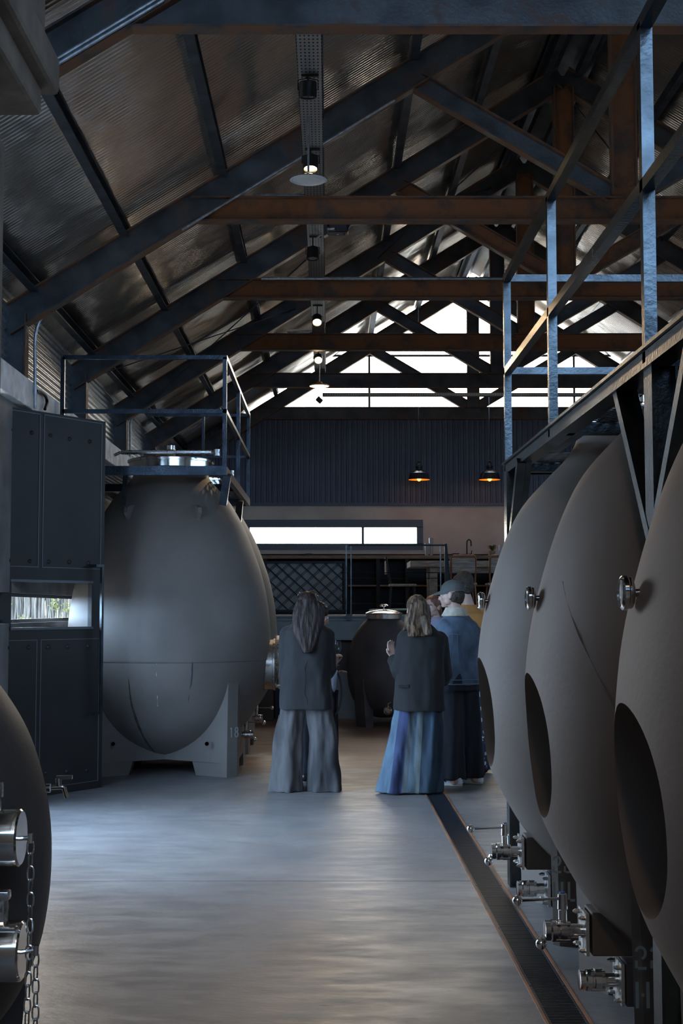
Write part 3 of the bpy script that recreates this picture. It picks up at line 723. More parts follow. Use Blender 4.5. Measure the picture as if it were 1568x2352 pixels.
# ---- right row
RX = 1.535; RY = [3.48, 5.13, 6.78]
RLAB = ['nearest right hand grey egg tank, cut off by the picture edge, recess lit inside', 'middle right hand egg tank with a tall oval recess and thin seam line', 'farthest right hand egg tank, pale smears near its narrow recess']
rbody = []
for i, y in enumerate(RY):
    t = egg('egg_tank', RLAB[i], RX, y, REGG, M['egg_brown'], cut=(1.0, 0.265, 0.34, -1), sd=(0.525, 0.53, 0.95, 0.28, 0.11, 0.02, 0.55, 1.0), group='right hand row of egg tanks')
    rbody.append(t)
    R0 = 0.80
    # manway door at the bottom of the recess
    T = Matrix.Translation((RX-(R0-0.34), y, 1.0)) @ Matrix.Rotation(-PI/2, 4, 'Y')
    b = MB(); b.lathe([(0.21, -0.01), (0.21, 0.03), (0.185, 0.035), (0.18, 0.05), (0.165, 0.05), (0.10, 0.065), (0.0, 0.07)], 48, M=T)
    mw = b.build('manway_door', M['stainless'], t, smooth=True, sharp=0.5)
    dial(t, 0.845, y, 1.542)
    # upper valve on its block
    b = MB(); b.bbox((0.955, y-0.078, 0.250), (1.28, y+0.078, 0.405), 0.006); b.build('valve_block', M['egg_brown'], t)
    ball_valve(t, 0.945, y, 0.325)
    b = MB(); b.bbox((1.075, y-0.075, 0.07), (1.35, y+0.075, 0.225), 0.006); b.build('valve_block', M['egg_dark'], t)
    ball_valve(t, 1.07, y, 0.148, handle=False)
    hatch(t, RX, y, 2.40, 0.26)
    b = MB(); bb = []
    # stencilled capacity on the pier facing the viewer
    f = y-0.53-0.012
    stencil(t, '22', (1.006, f-0.004, 0.325), (1,0,0), (0,0,1), 0.073, (0,-1,0))
    stencil(t, 'HL', (1.006, f-0.002, 0.20), (1,0,0), (0,0,1), 0.085, (0,-1,0))
b = MB(); cyB = RY[1]
# thin curved score line on the middle egg
pts = []
for k in range(17):
    a = k/16; z = 1.60-0.75*a; ang = math.radians(198+34*math.sin(a*1.45)); r = interp([(z_, r_) for z_, r_ in REGG], z)+0.002
    pts.append((RX+r*math.cos(ang), cyB+r*math.sin(ang), z))
b.tube(pts, 0.002, 5); b.build('score_line', M['egg_dark'], rbody[1])
# ---- left row
LX = -1.505
t1 = egg('egg_tank', 'large grey egg tank marked 18, crack on its lower half, beside the black door', LX, 13.1, LEGG, M['egg'], sd=(0.685, 0.70, 1.0, 0.27, 0.125, 0.01, 1.0, 0.5, 0.085), seam=1.03, group='left hand row of egg tanks')
t2 = egg('egg_tank', 'grey egg tank mostly hidden behind the one marked 18', LX-0.01, 15.05, LEGG, M['egg'], sd=(0.685, 0.70, 1.0, 0.27, 0.125, 0.01, 1.0, 0.5, 0.085), seam=1.03, group='left hand row of egg tanks')
for t, cy in ((t1, 13.1), (t2, 15.05)):
    hatch(t, LX, cy, 2.90, 0.40)
    for z, hx in ((0.32, True),):
        b = MB(); b.bbox((-0.98, cy-0.09, z-0.09), (-0.86, cy+0.09, z+0.09), 0.006); b.build('valve_block', M['egg_dark'], t)
        ball_valve(t, -0.86, cy, z, s=1)
    # manway on the aisle side
    T = Matrix.Translation((LX+0.90, cy, 0.98)) @ Matrix.Rotation(PI/2, 4, 'Y')
    b = MB(); b.lathe([(0.235, -0.05), (0.235, 0.085), (0.245, 0.09), (0.245, 0.105), (0.2, 0.12), (0.0, 0.14)], 40, M=T)
    mw = b.build('manway', M['brushed'], t, smooth=True, sharp=0.5)
    b = MB(); x0 = LX+1.04
    b.bar((x0+0.01, cy, 0.75), (x0+0.01, cy, 1.21), 0.03, 0.03, up=(1,0,0)); b.tube([(x0, cy, 0.98), (x0+0.08, cy, 0.98)], 0.02, 12)
    for k in range(12):
        a0, a1 = 2*PI*k/12, 2*PI*(k+1)/12
        b.tube([(x0+0.08, cy+0.09*math.cos(a0), 0.98+0.09*math.sin(a0)), (x0+0.08, cy+0.09*math.cos(a1), 0.98+0.09*math.sin(a1))], 0.009, 8)
    for k in range(3): a0 = 2*PI*k/3+0.4; b.tube([(x0+0.08, cy, 0.98), (x0+0.08, cy+0.09*math.cos(a0), 0.98+0.09*math.sin(a0))], 0.007, 6)
    for dz in (-0.2, 0.17): b.tube([(x0-0.03, cy-0.02, 0.98+dz), (x0+0.06, cy-0.02, 0.98+dz)], 0.02, 10)
    b.build('manway_wheel', M['stainless'], mw, smooth=True, sharp=0.5)
    # lifting ears
    for a in (-118, -62):
        r = 0.64; ca, sa = math.cos(math.radians(a)), math.sin(math.radians(a))
        b = MB(); c0 = Vector((LX+r*ca, cy+r*sa, 2.35)); tn = Vector((-sa, ca, 0)); ou = Vector((ca, sa, 0))
        pr = [(-0.02, -0.28), (0.05, -0.02), (0.085, 0.03), (0.075, 0.08), (0.03, 0.10), (-0.14, 0.12), (-0.10, -0.05)]
        for sgn in (-1, 1): b.v += [c0+ou*u+Vector((0,0,w))+tn*sgn*0.018 for u, w in pr]
        n = len(pr); b.f += [tuple(range(n)), tuple(range(n, 2*n))[::-1]]+[(i, (i+1)%n, n+(i+1)%n, n+i) for i in range(n)]; b.m += [0]*(n+2)
        b.build('lifting_ear', M['egg'], t)
# marks on the tank 18
stencil(t1, '18', Vector((LX+0.685-0.085+0.018, 13.1-0.70+0.010, 0.355))+Vector((0.0035,-0.0035,0)), (0.7071,0.7071,0), (0,0,1), 0.088, (0.7071,-0.7071,0))
for dx in (-0.42, 0.42):
    b = MB(); b.lathe([(0.022, 0), (0.022, 0.004), (0.017, 0.004), (0.017, 0.0), (0, 0)], 16, M=Matrix.Translation((LX+dx, 12.405, 0.30)) @ Matrix.Rotation(PI/2, 4, 'X')); b.build('anchor_hole', M['egg_dark'], t1)
def onegg(px_, py_, cx, cy, prof, off=0.003):
    "first hit of a sight line with an egg"
    Y = cy-1.3
    while Y < cy+1:
        p = P(px_, py_, Y); r = interp(prof, p.z)
        if (p.x-cx)**2+(p.y-cy)**2 < (r+off)**2: return p
        Y += 0.004
    return P(px_, py_, cy)
b = MB(); pts = [onegg(x, y, LX, 13.1, LEGG) for x, y in ((294,1540),(296,1570),(299,1598),(303,1620),(312,1650),(322,1675),(336,1702),(350,1722),(370,1738))]
b.tube(pts, [0.002,0.006,0.009,0.010,0.013,0.014,0.012,0.009,0.003], 6); b.build('crack', mat('mossy_crack', (0.05,0.045,0.03), 0.9, var=0.5, scale=30), t1)
b = MB(); pts = [onegg(x, y, LX, 13.1, LEGG) for x, y in ((441,1515),(440,1535),(439,1556),(438,1568),(435,1585),(433,1605),(431,1622))]
b.tube(pts, [0.006,0.010,0.010,0.009,0.005,0.004,0.001], 6); b.build('crack', M['egg_dark'], t1)
b = MB(); pts = [onegg(x, y, LX, 13.1, LEGG) for x, y in ((359,1520),(359,1550),(360,1575),(361,1600),(362,1622))]
b.tube(pts, [0.0015,0.002,0.002,0.004,0.003], 5); b.build('scratch', M['plaster'], t1)
# ---- near left tank and far charcoal tank
def round_tank(label, cx, cy, prof, m, legs, group=None):
    t = thing('round_tank', label, 'round tank', (cx, cy, 0), 0, group)
    b = MB(); b.lathe(spline(prof, 5), 96, M=Matrix.Translation((cx, cy, 0))); b.build('vessel', m, t, smooth=True, sharp=0.9)
    for k in range(4):
        a = PI/4+PI/2*k; b = MB(); c = Vector((cx+legs*math.cos(a), cy+legs*math.sin(a), 0))
        Mx = Matrix.Translation(c) @ Matrix.Rotation(a, 4, 'Z')
        b.rings([[Mx @ Vector(v) for v in ((-0.07,-0.08,z),(0.07+e,-0.08,z),(0.07+e,0.08,z),(-0.07,0.08,z))] for z, e in ((0, 0), (0.30, 0.03), (0.62, 0.06))])
        b.build('leg', m, t)
    return t
NT = [(0.10,0.0),(0.105,0.1),(0.15,0.25),(0.28,0.42),(0.45,0.51),(0.62,0.545),(0.80,0.55),(0.95,0.53),(1.10,0.485),(1.22,0.42),(1.32,0.34),(1.40,0.25),(1.43,0.23),(1.46,0.23)]
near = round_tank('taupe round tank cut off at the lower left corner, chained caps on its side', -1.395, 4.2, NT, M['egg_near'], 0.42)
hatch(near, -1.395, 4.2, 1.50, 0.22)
FT = [(z*0.985, r*0.875) for z, r in NT]
far = round_tank('small charcoal round tank with shiny lid standing between the women', P(882, 1655, 18.0).x, 18.0, FT, M['egg_dark'], 0.36)
fx = P(882, 1655, 18.0).x
T = Matrix.Translation((fx, 18.0, 1.40))
b = MB(); b.lathe([(0.235, -0.02), (0.235, 0.035), (0.25, 0.04), (0.25, 0.055), (0.2, 0.075), (0.1, 0.095), (0.0, 0.10)], 40, M=T); lid = b.build('lid', M['stainless'], far, smooth=True, sharp=0.5)
b = MB(); b.tube([(fx, 18, 1.49), (fx, 18, 1.545)], [0.012, 0.01], 10); b.tube([(fx-0.05, 18, 1.545), (fx-0.03, 18, 1.557), (fx+0.03, 18, 1.557), (fx+0.05, 18, 1.545)], 0.012, 8)
b.build('lid_handle', M['stainless'], lid, smooth=True, sharp=0.5)
b = MB(); yv = 18-0.53
b.lathe([(0.055,0),(0.055,0.02),(0.035,0.02),(0.035,0.07),(0.048,0.07),(0.048,0.09),(0.03,0.11),(0,0.11)], 20, M=Matrix.Translation((fx+0.03, yv+0.09, 0.22)) @ Matrix.Rotation(PI/2, 4, 'X'))
b.tube([(fx+0.03, yv+0.02, 0.25), (fx+0.03, yv+0.02, 0.31), (fx+0.07, yv+0.02, 0.33)], 0.01, 8); b.build('valve', M['stainless'], far, smooth=True, sharp=0.5)
# fittings of the near left tank
def cap_fitting(parent, y, z, xe, r):
    T = Matrix.Translation((xe, y, z)) @ Matrix.Rotation(PI/2, 4, 'Y')
    b = MB(); b.lathe([(r*0.8, -0.40), (r*0.8, -0.16), (r*0.86, -0.155), (r*0.86, -0.105), (r*0.95, -0.10), (r, -0.095), (r, -0.018), (r*0.97, -0.005), (r*0.9, 0.0), (0.0, 0.0)], 44, M=T)
    f = b.build('capped_port', M['stainless'], parent, smooth=True, sharp=0.5)
    return f
def chain_part(parent, p, n, link=0.047):
    b = MB(); z = p[2]
    for k in range(n):
        c = Vector((p[0]+0.002*math.sin(k*0.35), p[1], z-link*0.74*(k+0.5))); pts = []
        w, h = 0.0085, link*0.5-0.004
        for j in range(17):
            a = 2*PI*j/16; u = w*math.cos(a); v = h*math.sin(a)
            v = (h if math.sin(a) > 0 else -h)*abs(math.sin(a))**0.6
            pts.append(c + (Vector((u, 0, v)) if k % 2 == 0 else Vector((0.003*math.cos(a), u, v))))
        b.tube(pts, 0.0026, 6, cap=False)
    return b.build('chain', M['brushed'], parent, smooth=True)
Yp = 3.78
for (cy_, xpix, rp, zl) in ((1924, 50, 66, 1926), (2184, 54, 68, 2184)):
    q = P(xpix, cy_, Yp); f = cap_fitting(near, Yp, q.z, q.x, rp/FPX*Yp)
    b = MB(); e = P(xpix+(20 if xpix < 52 else 28), zl-2, Yp-0.03); b.tube([(q.x-0.03, Yp-0.03, q.z), tuple(e)], 0.006, 8); b.tube([e+Vector((0,0,0.012)), e-Vector((0,0,0.014))], 0.008, 8); b.build('chain_pin', M['stainless'], f, smooth=True)
    chain_part(f, e-Vector((0,0,0.008)), 17)
b = MB(); q = P(12, 2084, Yp); b.tube([q+Vector((-0.2,0.05,0)), q], 0.022, 14); b.tube([q+Vector((-0.01,0,0.04)), q+Vector((-0.01,0,-0.05))], 0.018, 12)
b.bbox((q.x-0.06, Yp-0.02, q.z+0.02), (q.x+0.012, Yp+0.02, q.z+0.045), 0.004); b.build('clamp_handle', M['brushed'], near, smooth=True, sharp=0.5)
b = MB(); q = P(0, 1815, Yp); b.box((q.x-0.03, Yp, q.z-0.02), (q.x+0.005, Yp+0.02, q.z+0.02)); b.tube([q+Vector((-0.0,0.01,0)), q+Vector((-0.0,0.01,-0.06))], 0.004, 6); b.build('port_bracket', M['brushed'], near)
# little tasting tap sticking out from the far side
Yt = 4.45; a0 = P(100, 1810, Yt)
b = MB()
b.tube([a0+Vector((-0.12,0,0)), a0+Vector((0.012,0,0))], 0.010, 12); b.tube([a0+Vector((0.008,0,0)), a0+Vector((0.022,0,0))], 0.014, 12)
p0 = P(118, 1809, Yt); p1_ = P(146, 1807, Yt); p2_ = P(154, 1832, Yt)
b.tube([p0, p0+(p1_-p0)*0.8]+bezier3(p0+(p1_-p0)*0.85, p1_+Vector((0.004,0,0.0)), p1_+(p2_-p1_)*0.3, 5)+[p2_], 0.0075, 12)
tap = b.build('tap', M['stainless'], near, smooth=True, sharp=0.5)
b = MB(); c0 = P(135, 1806, Yt); b.tube([c0, P(134, 1788, Yt)], [0.008, 0.010], 10); b.bar(P(130, 1786, Yt), P(166, 1785, Yt), 0.014, 0.012); b.build('tap_lever', M['stainless'], tap)
for x_, y_ in ((8, 1632),):
    pass
# ================================================================ big riveted steel door leaf
R0 = PF(233, 1808.5); Lf = P(63, 1400, 11.03)
dirv = Vector((Lf.x-R0.x, Lf.y-R0.y, 0)).normalized(); ang = math.atan2(dirv.y, dirv.x)     # local +x runs from the free edge to the hinge
door = bpy.data.objects.new('door_1', None); COL.objects.link(door); door.location = R0; door.rotation_euler = (0, 0, ang)
door['kind'] = 'structure'; door['label'] = 'tall black riveted steel door leaf standing open with a slot window'; door['category'] = 'door'
DM = Matrix.Translation(R0) @ Matrix.Rotation(ang, 4, 'Z'); DI = DM.inverted()
def onleaf(px_, py_):
    a = P(px_, py_, 1.0)-Vector((0,0,1.5)); o = Vector((0,0,1.5)); n = Vector((-dirv.y, dirv.x, 0))
    k = (R0-o).dot(n)/a.dot(n); return DI @ (o+a*k)
ztop = onleaf(233, 967).z; s0 = onleaf(211, 1340); s1 = onleaf(211, 1439); Wd = 1.15
sx0 = s0.x; sx1 = Wd-0.12; sz0, sz1 = s1.z, s0.z
# local -y / +y: which side faces the viewer
vside = 1 if (DI @ Vector((0,0,1.5))).y > 0 else -1
th = 0.045
def yb(a, c): return (min(a*vside, c*vside), max(a*vside, c*vside))
b = MB(); ya, yb_ = yb(0, -th)
b.box((0, ya, 0.004), (Wd, yb_, sz0)); b.box((0, ya, sz1), (Wd, yb_, ztop)); b.box((0, ya, sz0), (sx0, yb_, sz1)); b.box((sx1, ya, sz0), (Wd, yb_, sz1))
b.build('door_panel', M['door'], door, world=False)
b = MB(); e = 0.005; ya, yb_ = yb(0, e)
def strip(x0, z0, x1, z1): b.box((min(x0,x1), ya, min(z0,z1)), (max(x0,x1), yb_, max(z0,z1)))
xm = onleaf(93, 1200).x; w = 0.035
for (z0, z1) in ((0.0, onleaf(150, 1462).z), (onleaf(150, 1322).z, ztop)):
    for x0, x1 in ((0.045, xm-0.02), (xm+0.02, Wd-0.06)):
        strip(x0, z0+0.06, x0+0.006, z1-0.02); strip(x1-0.006, z0+0.06, x1, z1-0.02); strip(x0, z1-0.026, x1, z1-0.02); strip(x0, z0+0.06, x1, z0+0.066)
rectx = (sx0-0.012, sx1+0.012)
b.box((rectx[0], ya, sz0-0.02), (rectx[1], yb(0, 0.012)[1] if vside > 0 else yb_, sz0)); b.box((rectx[0], ya, sz1), (rectx[1], yb_, sz1+0.02))
b.build('weld_strips', mat('door_strip_steel', (0.11,0.115,0.125), 0.4, 0.3), door, world=False)
rv = [(24,987),(73,994),(116,1000),(160,1008),(206,1014),(20,1287),(68,1289),(112,1290),(159,1291),(203,1293),(17,1488),(66,1487),(110,1486),(155,1485),(202,1484),(60,1778),(105,1775),(153,1772),(199,1769)]
for (x, y) in rv:
    q = onleaf(x, y); b = MB(); b.lathe([(0.0175, 0.0), (0.016, 0.008), (0.010, 0.014), (0.0, 0.016)], 14, M=Matrix.Translation((q.x, 0, q.z)) @ Matrix.Rotation(-vside*PI/2, 4, 'X'))
    b.build('rivet', M['door'], door, world=False, smooth=True)
h0 = onleaf(220, 1300); h1 = onleaf(216, 1637); b = MB(); hx = h0.x-0.0; yo = 0.075*vside
for z in (h0.z, h1.z): b.bar((hx+0.07, 0, z), (hx+0.07, yo, z), 0.022, 0.022); b.bar((hx+0.08, yo, z), (hx-0.012, yo, z), 0.022, 0.022)
b.bar((hx, yo, h0.z+0.011), (hx, yo, h1.z-0.011), 0.024, 0.024, up=(0,1,0)); b.build('door_handle', M['rail'], door, world=False)
b = MB(); b.box((sx0, -vside*th/2-0.003, sz0), (sx1, -vside*th/2+0.003, sz1)); b.build('door_pane', M['clear_glass'], door, world=False)
# ================================================================ stick fence and plants outside the slot window
random.seed(3)
b = MB(); x = -6.2; Yf = 17.0
while x < XL-0.32:
    pts = []; z = -0.02; off = 0
    for k in range(9):
        pts.append((x+off, Yf+random.uniform(-0.012, 0.012), z)); z += 2.1/8; off = random.uniform(-0.02, 0.02)
    b.tube(pts, random.uniform(0.012, 0.018), 6); x += random.uniform(0.024, 0.036)
x = -6.2
while x < XL-0.32:
    b.tube([(x, Yf+0.05, -0.02), (x+random.uniform(-0.02, 0.02), Yf+0.05, 1.0), (x, Yf+0.05, 2.08)], 0.014, 6); x += 0.027
fn = tag(b.build('stick_fence', M['stick'], smooth=True), 'bright woven stick fence seen through the slot window', 'fence')
b = MB()
for cx_, cz_ in ((-3.35, 1.58), (-3.2, 1.50), (-4.0, 1.6), (-2.95, 1.40), (-3.75, 1.35)):
    for k in range(40):
        c = Vector((cx_+random.gauss(0, 0.04), Yf-0.1+random.uniform(-0.03, 0.03), cz_+random.gauss(0, 0.05))); a = random.uniform(0, PI)
        d = Vector((math.cos(a), 0.3, math.sin(a)))*0.016; e = Vector((-math.sin(a), 0.2, math.cos(a)))*0.009
        b.add([c-d, c-e, c+d, c+e], [(0,1,2,3)])
    b.tube([(cx_, Yf-0.08, -0.02), (cx_+0.02, Yf-0.09, cz_)], 0.006, 5)
tag(b.build('creeper', M['leaf']), 'yellow green climbing plant growing up the stick fence', 'plant')
# ================================================================ right hand platform with railing
GX = 1.0; zP0 = 1.5+0.763; zP1 = 1.5+0.829; PE = 7.78
plat = thing('walkway_platform', 'raised steel walkway over the right hand egg tanks', 'walkway', (GX, 5, 0))
b = MB()
b.box((GX, -1.0, zP0), (GX+0.045, PE, zP1-0.014)); b.box((GX-0.012, -1.0, zP1-0.012), (GX+0.07, PE, zP1)); b.box((GX+0.045, -1.0, zP0), (GX+0.075, PE, zP0+0.008))
b.box((GX+0.075, PE-0.045, zP0), (3.0, PE, zP1-0.014)); b.box((2.1, -1.0, zP0), (2.145, PE, zP1-0.014))
b.build('edge_beam', [M['rail']], plat)
for y in (2.65, 4.30, 5.95, 7.60): b = MB(); b.box((GX+0.045, y-0.04, zP0+0.0), (3.0, y+0.04, zP1-0.016)); b.build('cross_beam', M['rail'], plat)
b = MB(); hx_ = 0.33
for a, c in ((-1.0, 3.48-0.36), (3.48+0.36, 5.13-0.36), (5.13+0.36, 6.78-0.36), (6.78+0.36, PE)): b.box((GX+0.04, a, zP1-0.012), (3.0, c, zP1-0.008))
for y in RY: b.box((GX+0.04, y-0.36, zP1-0.012), (RX-0.33, y+0.36, zP1-0.008)); b.box((RX+0.33, y-0.36, zP1-0.012), (3.0, y+0.36, zP1-0.008))
b.build('mesh_deck', M['expanded'], plat)
def post(b, x, y, z0, z1, w=0.04): b.box((x-w/2, y-w/2, z0), (x+w/2, y+w/2, z1))
zt, zm = 1.5+1.885, 1.5+1.352
ry = [7.72, P(1262, 700, 1).y*0+GX*FPX/509.0, P(1490, 400, 1).y*0+GX*1.02*FPX/737.0]
ry = [7.72, 6.17, 4.30, 2.6, 1.0]
for y in ry:
    b = MB(); post(b, GX+0.02, y, zP1-0.05, zt); b.build('railing_post', M['rail'], plat)
b = MB(); b.box((GX, -1.0, zt-0.02), (GX+0.04, 7.74, zt+0.02)); b.build('top_rail', M['rail'], plat)
b = MB(); b.box((GX, -1.0, zm-0.02), (GX+0.04, 7.74, zm+0.02)); b.build('middle_rail', M['rail'], plat)
for z, n_ in ((zt, 'top_rail'), (zm, 'middle_rail')):
    b = MB(); b.box((GX+0.04, 7.70, z-0.02), (3.0, 7.74, z+0.02)); b.build(n_, M['rail'], plat)
def vcolumn(y, X, sides=(-1, 1)):
    c = MB(); c.box((X, y-0.055, 0), (X+0.010, y+0.055, zP0)); c.box((X+0.010, y-0.006, 0), (X+0.075, y+0.006, zP0)); c.box((X+0.075, y-0.055, 0), (X+0.083, y+0.055, zP0))
    c.build('support_column', M['rail'], plat)
    zn = 1.5+0.235
    for s in sides:
        c = MB(); c.bar((X+0.02, y+s*0.03, zn), (X+0.02, y+s*0.50, zP0+0.01), 0.045, 0.045, up=(1,0,0)); c.bar((X+0.06, y+s*0.03, zn), (X+0.06, y+s*0.50, zP0+0.01), 0.03, 0.03, up=(1,0,0)); c.build('knee_brace', M['rail'], plat)
vcolumn(4.305, 1.012); vcolumn(7.60, 0.985, (-1,)); vcolumn(2.65, 1.012)
# ================================================================ left hand platform
pa = P(520, 1070, 12.3); pz1 = pa.z; pz0 = P(520, 1091, 12.3).z; PX = pa.x; Y0, Y1 = 12.3, P(572, 1163, 1).y*0+16.05
LE = -2.42
lp = thing('walkway_platform', 'small raised steel platform around the lid of tank 18', 'walkway', (-1.5, 14, 0))
b = MB()
b.box((LE, Y0, pz0), (PX, Y0+0.05, pz1)); b.box((PX-0.05, Y0+0.05, pz0), (PX, Y1, pz1)); b.box((LE, Y1-0.05, pz0), (PX-0.05, Y1, pz1)); b.box((LE, Y0+0.05, pz0), (LE+0.05, Y1-0.05, pz1))
b.build('edge_beam', M['rail_shaded'], lp)
b = MB()
for y in (14.07,): b.box((LE+0.05, y-0.05, pz0), (PX-0.05, y+0.05, pz1-0.005))
b.build('cross_beam', M['rail_shaded'], lp)
b = MB()
for cy in (13.1, 15.05):
    b.box((LE+0.05, cy-0.5, pz1-0.006), (LX-0.42, cy+0.5, pz1-0.002)); b.box((LX+0.42, cy-0.5, pz1-0.006), (PX-0.05, cy+0.5, pz1-0.002))
b.box((LE+0.05, Y0+0.05, pz1-0.006), (PX-0.05, 12.6, pz1-0.002)); b.box((LE+0.05, 13.6, pz1-0.006), (PX-0.05, 14.55, pz1-0.002)); b.box((LE+0.05, 15.55, pz1-0.006), (PX-0.05, Y1-0.05, pz1-0.002))
b.build('mesh_deck', M['expanded'], lp)
zt = P(520, 820, 12.3).z; zm = P(520, 944, 12.3).z; xl = P(143, 900, 12.3).x
for (x, y) in ((PX-0.02, Y0+0.02), (xl, Y0+0.02), (PX-0.02, Y0+1.9), (PX-0.02, Y1-0.02)):
    b = MB(); post(b, x, y, pz1-0.02, zt, 0.036); b.build('railing_post', M['rail_shaded'], lp)
b = MB(); post(b, P(467, 1000, Y1).x, Y1-0.02, pz1-0.02, zt, 0.03); b.build('railing_post', M['rail_shaded'], lp)
for z, n_ in ((zt, 'top_rail'), (zm, 'middle_rail')):
    b = MB(); w = 0.018
    b.box((xl, Y0+0.002, z-w), (PX, Y0+0.038, z+w)); b.build(n_, M['rail_shaded'], lp)
    b = MB(); b.box((PX-0.038, Y0+0.038, z-w), (PX, Y1, z+w)); b.build(n_, M['rail_shaded'], lp)
    b = MB(); b.box((LE+0.3, Y1-0.036, z-w*0.8), (PX-0.038, Y1, z+w*0.8)); b.build(n_, M['rail_shaded'], lp)
for (a, c) in ((P(288, 1090, 12.36), P(283, 1160, 12.42)), (P(522, 1090, 12.4), P(512, 1158, 12.55)), (P(551, 1150, 14.4), P(546, 1200, 14.5))):
    b = MB(); b.bar(a, c, 0.07 if a.x > -1.4 else 0.035, 0.05, up=(0,1,0)); b.build('support_strut', M['rail_shaded'], lp)
# ================================================================ cable tray and what hangs from it
zt_ = 1.5+3.41
TX = -0.115
def traylen(y0, y1, label):
    b = MB(); w = 0.078
    b.box((TX-w, y0, zt_), (TX+w, y1, zt_+0.003)); b.box((TX-w, y0, zt_), (TX-w+0.003, y1, zt_+0.05)); b.box((TX+w-0.003, y0, zt_), (TX+w, y1, zt_+0.05))
    t = tag(b.build('cable_tray', M['perf']), label, 'cable tray', 'cable trays under the roof')
    return t
segs = [4.6, 8.0, 9.6, 12.9, 16.0, 20.6]
sl_ = ['perforated cable tray length between the first tie beam and the unlit spotlight', 'perforated cable tray length above the clear pendant and the nearest lit spotlight', 'perforated cable tray length behind the rust brown second tie beam', 'cable tray length ending at the second lit spotlight', 'farthest cable tray length, backlit by the gable']
for i in range(5): traylen(segs[i], segs[i+1]-0.003, sl_[i])
b = MB()
for k in range(5): b.tube([(TX-0.05+0.024*k, y, zt_+0.014+0.003*math.sin(y*3+k)) for y in [4.7+0.3*j for j in range(53)]], 0.007, 6)
tag(b.build('cable_bundle', M['blackplastic'], smooth=True), 'black cables lying in the long perforated tray', 'cables')
yb2 = P(900, 907, 1).y*0+20.4; q = P(1000, 909, yb2)
b = MB(); b.box((P(740, 907, yb2).x, yb2, q.z), (5.5, yb2+0.12, q.z+0.003)); b.box((P(740, 907, yb2).x, yb2, q.z), (5.5, yb2+0.003, q.z+0.045)); b.box((P(740, 907, yb2).x, yb2+0.117, q.z), (5.5, yb2+0.12, q.z+0.045))
for x in (): b.tube([(x, yb2+0.06, q.z), (x, yb2+0.06, 4.75)], 0.006, 6)
tag(b.build('cable_tray', M['perf']), 'cross running cable tray silhouetted against the lowest gable glazing', 'cable tray')
def spot(px_, py_, Y, label, on, tilt=0.35, size=0.056, yaw=0.0):
    "cylindrical track spotlight hanging under the tray"
    p = P(px_, py_, Y)
    t = thing('spotlight', label, 'spotlight', (TX, p.y, p.z), 0, 'black track spotlights')
    Mx = Matrix.Translation(p) @ Matrix.Rotation(yaw, 4, 'Z') @ Matrix.Rotation(-tilt, 4, 'X')
    b = MB(); b.lathe([(0.0, 0.052), (size*0.93, 0.05), (size, 0.045), (size, -0.05), (size*0.88, -0.052), (size*0.80, -0.03)], 28, M=Mx, cap=False); b.build('housing', M['blackplastic'], t, smooth=True, sharp=0.5)
    b = MB(); b.lathe([(size*0.82, -0.040), (size*0.5, -0.032), (0.0, -0.03)], 24, M=Mx, cap=False); b.build('lamp_face', M['lamp_on'] if on else M['brushed'], t, smooth=True)
    b = MB(); b.box((TX-0.055, p.y-0.012, zt_-0.012), (TX+0.055, p.y+0.012, zt_)); b.tube([(p.x, p.y, p.z+0.045), (p.x, p.y, zt_-0.01)], 0.006, 8)
    for s in (-1, 1): b.tube([Mx @ Vector((s*size, 0, 0)), Mx @ Vector((s*(size+0.008), 0, 0)), Mx @ Vector((s*(size+0.008), 0, 0.06)), (p.x, p.y, p.z+0.075)], 0.004, 6)
    b.build('bracket', M['blackplastic'], t)
    if on:
        l = bpy.data.lights.new('spotlight_beam', 'SPOT'); l.energy = 45; l.color = (1, 0.68, 0.38); l.spot_size = 1.5; l.spot_blend = 0.6; l.shadow_soft_size = 0.04
        o = bpy.data.objects.new('spotlight_beam', l); COL.objects.link(o); o.location = Mx @ Vector((0, 0, -0.06)); o.rotation_euler = (Mx.to_3x3() @ Vector((0, 0, -1))).to_track_quat('-Z', 'Y').to_euler()
    return t
spot(707, 206, 8.55, 'unlit black spotlight highest up on the cable tray', False, tilt=-0.15)
spot(713, 375, 9.95, 'lit spotlight glowing just above the clear disc pendant', True, tilt=0.25)
spot(718, 583, 12.35, 'unlit black spotlight below the second tie beam', False, tilt=0.15)
spot(728, 735, 15.2, 'lit spotlight with an oval bright face between third and fourth tie beams', True, tilt=0.75)
spot(731, 824, 17.4, 'lit round spotlight above the brass coloured disc pendant', True, tilt=0.95)
t = thing('spotlight', 'added warm fill light over the viewer, aimed at the right hand tanks', 'spotlight', (0.1, 0.4, 4.6), 0, None)
Mx = Matrix.Translation((0.1, 0.4, 4.6)) @ Vector((0.45, 0.65, -0.75)).to_track_quat('-Z', 'Y').to_matrix().to_4x4()
b = MB(); b.lathe([(0.0, 0.052), (0.052, 0.05), (0.056, 0.045), (0.056, -0.05), (0.049, -0.052), (0.045, -0.03)], 28, M=Mx, cap=False); b.build('housing', M['blackplastic'], t, smooth=True, sharp=0.5)
b = MB(); b.lathe([(0.046, -0.040), (0.0, -0.03)], 24, M=Mx, cap=False); b.build('lamp_face', M['lamp_on'], t)  # face of the added fill light
b = MB(); b.tube([(0.1, 0.4, 4.64), (0.1, 0.4, zrod(0.1)+RT-0.05)], 0.006, 8); b.build('bracket', M['blackplastic'], t)
l = bpy.data.lights.new('spotlight_beam', 'SPOT'); l.energy = 75; l.color = (1, 0.70, 0.42); l.spot_size = 2.0; l.spot_blend = 0.8; l.shadow_soft_size = 0.15  # added unseen fill lamp, warms the near tank fronts
